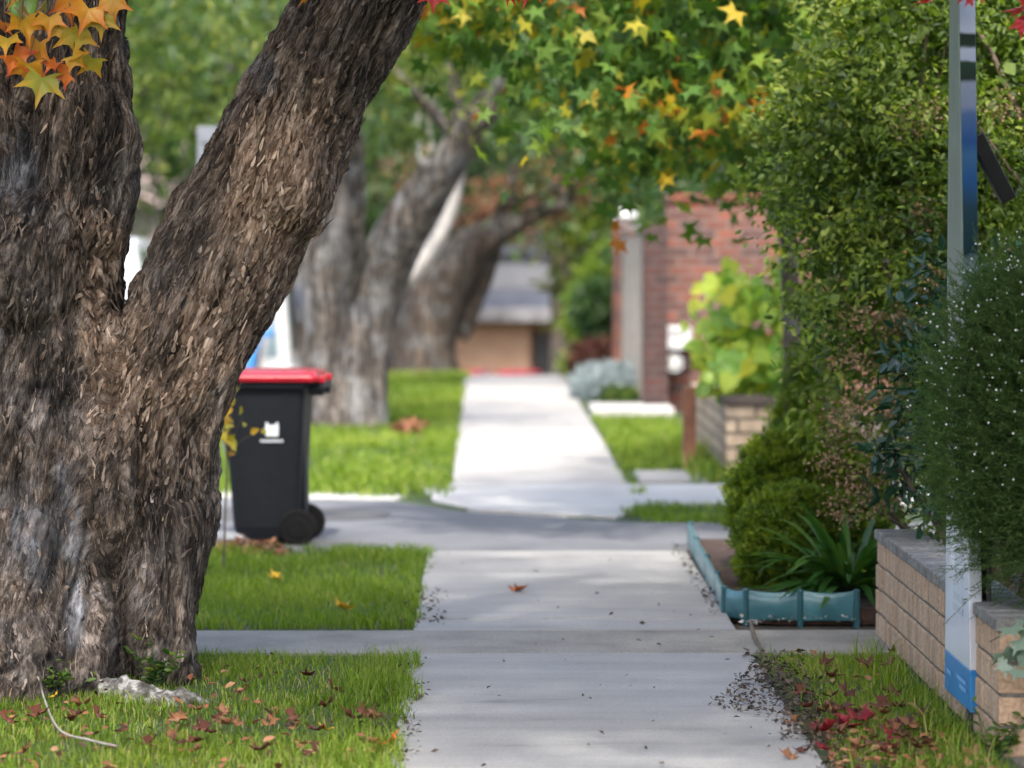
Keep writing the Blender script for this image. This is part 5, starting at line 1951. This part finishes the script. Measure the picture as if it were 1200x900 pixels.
c = make_car('white four wheel drive parked at the kerb, seen through the fork of the old tree', M_carwhite, 4.6, 1.9, 1.66, True)
park(c, -3.25, 32.6, 1.9)
c = make_car('white van parked farther along the kerb, showing between limb and grey trunk', M_carwhite, 5.0, 2.0, 2.6, True)
park(c, -2.84, 50.0, 2.0)
c = make_car('blue hatchback parked at the kerb behind the bin lid', M_carblue, 4.0, 1.75, 1.47, False)
park(c, -3.10, 45.2, 1.75, math.pi)

# street sign seen from behind
root = empty('street_sign', (at(246, 190, 25).x, 25, 0), 'grey metal street sign seen from behind beside the leaning limb', 'sign')
M_galv = plain('galvanised', (.12, .135, .16), .5, metal=.2, var=.12, scale=15)
a, b = at(231, 148, 25), at(300, 205, 25)
mb = MB()
mb.box(a.x, b.x, 25.0, 25.012, b.z-.05, a.z)
local(mb.build('plate', M_galv, None, bevel=.003), root)
mb = MB()
mb.cyl((a.x+.22, 24.96, -.05), (a.x+.22, 24.96, a.z+.04), .03, n=14)
mb.box(a.x+.03, b.x-.03, 24.985, 24.999, a.z-.12, a.z-.08)
local(mb.build('post', M_galv, None), root)
mb = MB()
mb.box(-1.46, -1.40, 17.9, 17.96, -.1, .7, taper=.002)
p = at(247, 560, 18.5)
o = mb.build('stake', M_pal, bevel=.004)
o.data.transform(Matrix.Translation((p.x+1.43, .55, 0)))
tag(o, 'grey timber stake between the old trunk and the bin', 'stake')

# ------------------------------------------------------------------ small things on the ground
M_rock = ground_mat('rock', [(.3, (.16, .17, .18)), (.7, (.32, .34, .36))], 9, 60, .7, .9, .3)


def rock(loc, sx, sy, sz, label, seed):
    th = np.linspace(0, math.pi, 14)
    ph = np.linspace(0, 2*math.pi, 22, endpoint=False)
    V = np.array([(math.sin(t)*math.cos(p), math.sin(t)*math.sin(p), math.cos(t)) for t in th for p in ph])
    V = V*(1+.22*fbm(V*2.2, seed, 3))[:, None]*np.array([sx, sy, sz])
    Q = [(i*22+k, (i+1)*22+k, (i+1)*22+(k+1) % 22, i*22+(k+1) % 22) for i in range(13) for k in range(22)]
    o = mesh_np('rock', V, [np.array(Q)], M_rock, None, smooth=True)
    o.location = loc
    return tag(o, label, 'rock')


g = gnd(272, 640)
rock((g.x-.03, g.y+.1, .02), .14, .12, .055, 'flat grey stone at the foot of the red lidded bin', 3)
# stick
pth = smooth_path([gnd(30, 860)+Vector((0, .35, .16)), gnd(42, 850)+Vector((0, .2, .07)), gnd(70, 868)+Vector((0, 0, .035)), gnd(105, 880)+Vector((0, 0, .035)), gnd(138, 886)+Vector((0, 0, .03))], 24)
V, Q, r = tube(pth, np.linspace(.003, .0048, 24), 7)
tag(mesh_np('stick', V, Q, plain('grey_twig', (.22, .20, .18), .8, var=.3), None, smooth=True), 'thin curved grey stick lying in the near grass', 'stick')
pth = smooth_path([gnd(880, 735)+Vector((0, 0, .02)), gnd(884, 752)+Vector((0, 0, .022)), gnd(893, 768)+Vector((0, 0, .02))], 12)
V, Q, r = tube(pth, np.linspace(.009, .005, 12), 7)
tag(mesh_np('stick', V, Q, M_twig, None, smooth=True), 'short dark stick at the corner of the path before the teal edging', 'stick')

# litter: bark mulch around the bin foot, debris along the path edges (uncountable)
def litter(name, label, zones, mat, T, smin, smax, z=.02):
    P = []
    for x0, x1, y0, y1, n, trim in zones:
        p = np.stack([rng.uniform(x0, x1, n), rng.uniform(y0, y1, n), np.full(n, z)], 1)
        if trim is not None:
            p = p[trim(p[:, 0], p[:, 1], fbm(p*np.array([6, 6, 1]), 77, 3))]
        P.append(p)
    P = np.concatenate(P)
    P[:, 2] += rng.uniform(0, .02, len(P))
    D = rng.normal(size=P.shape)*np.array([1, 1, .35])
    V, Fs, r = scatter(T, P, D, rng.uniform(smin, smax, len(P)), None, rng.normal(size=P.shape)*.45+np.array([0, 0, 1]))
    o = mesh_np(name, V, Fs, mat, None, {'rnd': r})
    return tag(o, label, 'litter', kind='stuff')


M_chip = leaf_mat('dark_debris', G((.02, .016, .012), (.05, .035, .025), (.10, .075, .055)), .9, .0)
litter('debris', 'dark dry debris along the right edge of the near path', [(.85, 1.35, 9.6, 12.9, 2600, lambda x, y, n: (np.abs(x-1.12-.05*n) < .10+.05*n) | (rng.random(len(x)) < .012)),
                                                                          (-.35, -.15, 13.8, 15.2, 120, None), (.98, 1.06, 14.2, 17.4, 170, None), (.78, 1.16, 10.6, 12.5, 1500, lambda x, y, n: (x > 1.0-.16*np.exp(-((y-11.5)/.55)**2)+.10*n)), (-.36, -.2, 9.6, 12.9, 500, lambda x, y, n: n > .05), (.2, .95, 9.6, 17, 34, None), (-.3, .4, 9.6, 17, 20, None)], M_chip, T_diamond(.6), .008, .03, .018)
litter('mulch_litter', 'brown bark litter around the foot of the bin', [(-1.75, -.98, 16.9, 17.75, 900, lambda x, y, n: (y < 17.6+.1*n) & (n > -.25))], M_litter, T_oval(.5), .02, .06, .02)
litter('leaf_litter', 'scattered dry leaf litter in the near left grass', [(-2.2, -.35, 9.7, 11.2, 340, lambda x, y, n: n > -.1), (-1.6, -.7, 11.2, 12.8, 60, None)], M_litter, T_oval(.6), .02, .05, .02)
litter('leaf_litter', 'dry brown leaf litter in the right verge below the signboard', [(1.08, 1.55, 9.7, 10.9, 330, lambda x, y, n: n > -.2), (1.1, 1.5, 10.9, 12.9, 60, None)], M_litter, T_oval(.6), .02, .05, .018)
litter('pebbles', 'pale pebbles at the foot of the teal edging', [(1.08, 1.62, 13.78, 14.12, 130, lambda x, y, n: n > -.15)], leaf_mat('pebble', G((.15, .14, .12), (.42, .41, .39)), .8, 0), T_oval(.9), .010, .026, .012)
litter('fallen_leaves', 'patch of brown leaves on the lawn beyond the driveway', [(-.75, -.5, 27.3, 28.7, 160, None)], M_litter, T_oval(.6), .04, .09, .05)

# fallen leaves one can point at
fl_mats = {}


def fallen(kind, mat, label, spots, size, group):
    first = None
    for i, (x, y) in enumerate(spots):
        g = gnd(x, y)
        if first is None:
            d = np.array([[0, 1.0, 0]])
            V, Fs, r = scatter(STAR_N, np.array([[0, -.5, 0]])*size, d, np.array([size]), np.array([rng.random()]), np.array([[0, 0, 1.0]]))
            V[:, 2] = .55*np.abs(V[:, 0])+.9*V[:, 1]**2/size+.12*size*np.sin(V[:, 0]*9/size)
            o = mesh_np(kind, V, Fs, mat, None, {'rnd': r})
            m = o.modifiers.new('t', 'SOLIDIFY')
            m.thickness = .0008
            first = o
        else:
            o = first.copy()
            col.objects.link(o)
        tag(o, label, 'leaf', group)
        on_path = -.28 < g.x < 1.05
        o.location = (g.x, g.y, .022 if on_path else .045)
        k = random.uniform(.65, 1.15)
        o.scale = (k, k, k)
        o.rotation_euler = (R(random.uniform(-10, 50)), R(random.uniform(-40, 40)), random.uniform(0, 6.28))


lm = lambda n, c: leaf_mat(n, [(0, c), (1, c)], .55, .2, (1.1, .9, .6))
M_f1, M_f2, M_f3, M_f4 = lm('russet', (.095, .030, .016)), lm('crimson', (.17, .007, .014)), lm('golden', (.55, .34, .02)), lm('tawny', (.20, .09, .04))
rs = lambda n, x0, x1, y0, y1: [(random.uniform(x0, x1), random.uniform(y0, y1)) for _ in range(n)]
fallen('fallen_leaf', M_f1, 'russet brown fallen leaf lying in the near grass left of the path', rs(20, 5, 440, 850, 899)+rs(5, 250, 440, 805, 850), .05, 'russet leaves in the near left grass')
fallen('fallen_leaf', M_f4, 'tawny dry fallen leaf lying in the near grass left of the path', rs(12, 5, 440, 840, 898), .05, 'tawny leaves in the near left grass')
fallen('fallen_leaf', M_f1, 'russet brown fallen leaf in the verge below the signboard', rs(26, 930, 1090, 820, 898)+rs(5, 960, 1060, 760, 820), .05, 'russet leaves in the right verge')
fallen('fallen_leaf', M_f2, 'crimson fallen leaf at the right edge of the near path', [(958, 872), (985, 866), (1010, 862), (1000, 858), (968, 896), (1040, 880)], .06, 'crimson leaves at the right path edge')
fallen('fallen_leaf', M_f4, 'pale tawny fallen leaf in the verge beside the low brick wall', rs(14, 930, 1080, 830, 895), .05, 'tawny leaves in the right verge')
fallen('fallen_leaf', M_f3, 'golden leaf on the bright grass between the cross strip and the driveway', [(396, 722)], .11, None)
fallen('fallen_leaf', M_f3, 'small golden leaf on the grass close to the old trunk above the cross strip', [(326, 690)], .08, None)
fallen('fallen_leaf', M_f3, 'yellow flower like leaf in the near grass by the path edge', [(381, 870)], .045, None)
fallen('fallen_leaf', M_f3, 'tiny yellow leaf in the grass at the foot of the old tree', [(66, 829)], .035, None)
fallen('fallen_leaf', lm('rust', (.40, .12, .03)), 'lone orange brown leaf on the middle of the footpath', [(601, 698)], .075, None)
fallen('fallen_leaf', lm('ember', (.55, .13, .03)), 'orange leaf on the left edge of the near footpath', [(461, 884)], .05, None)
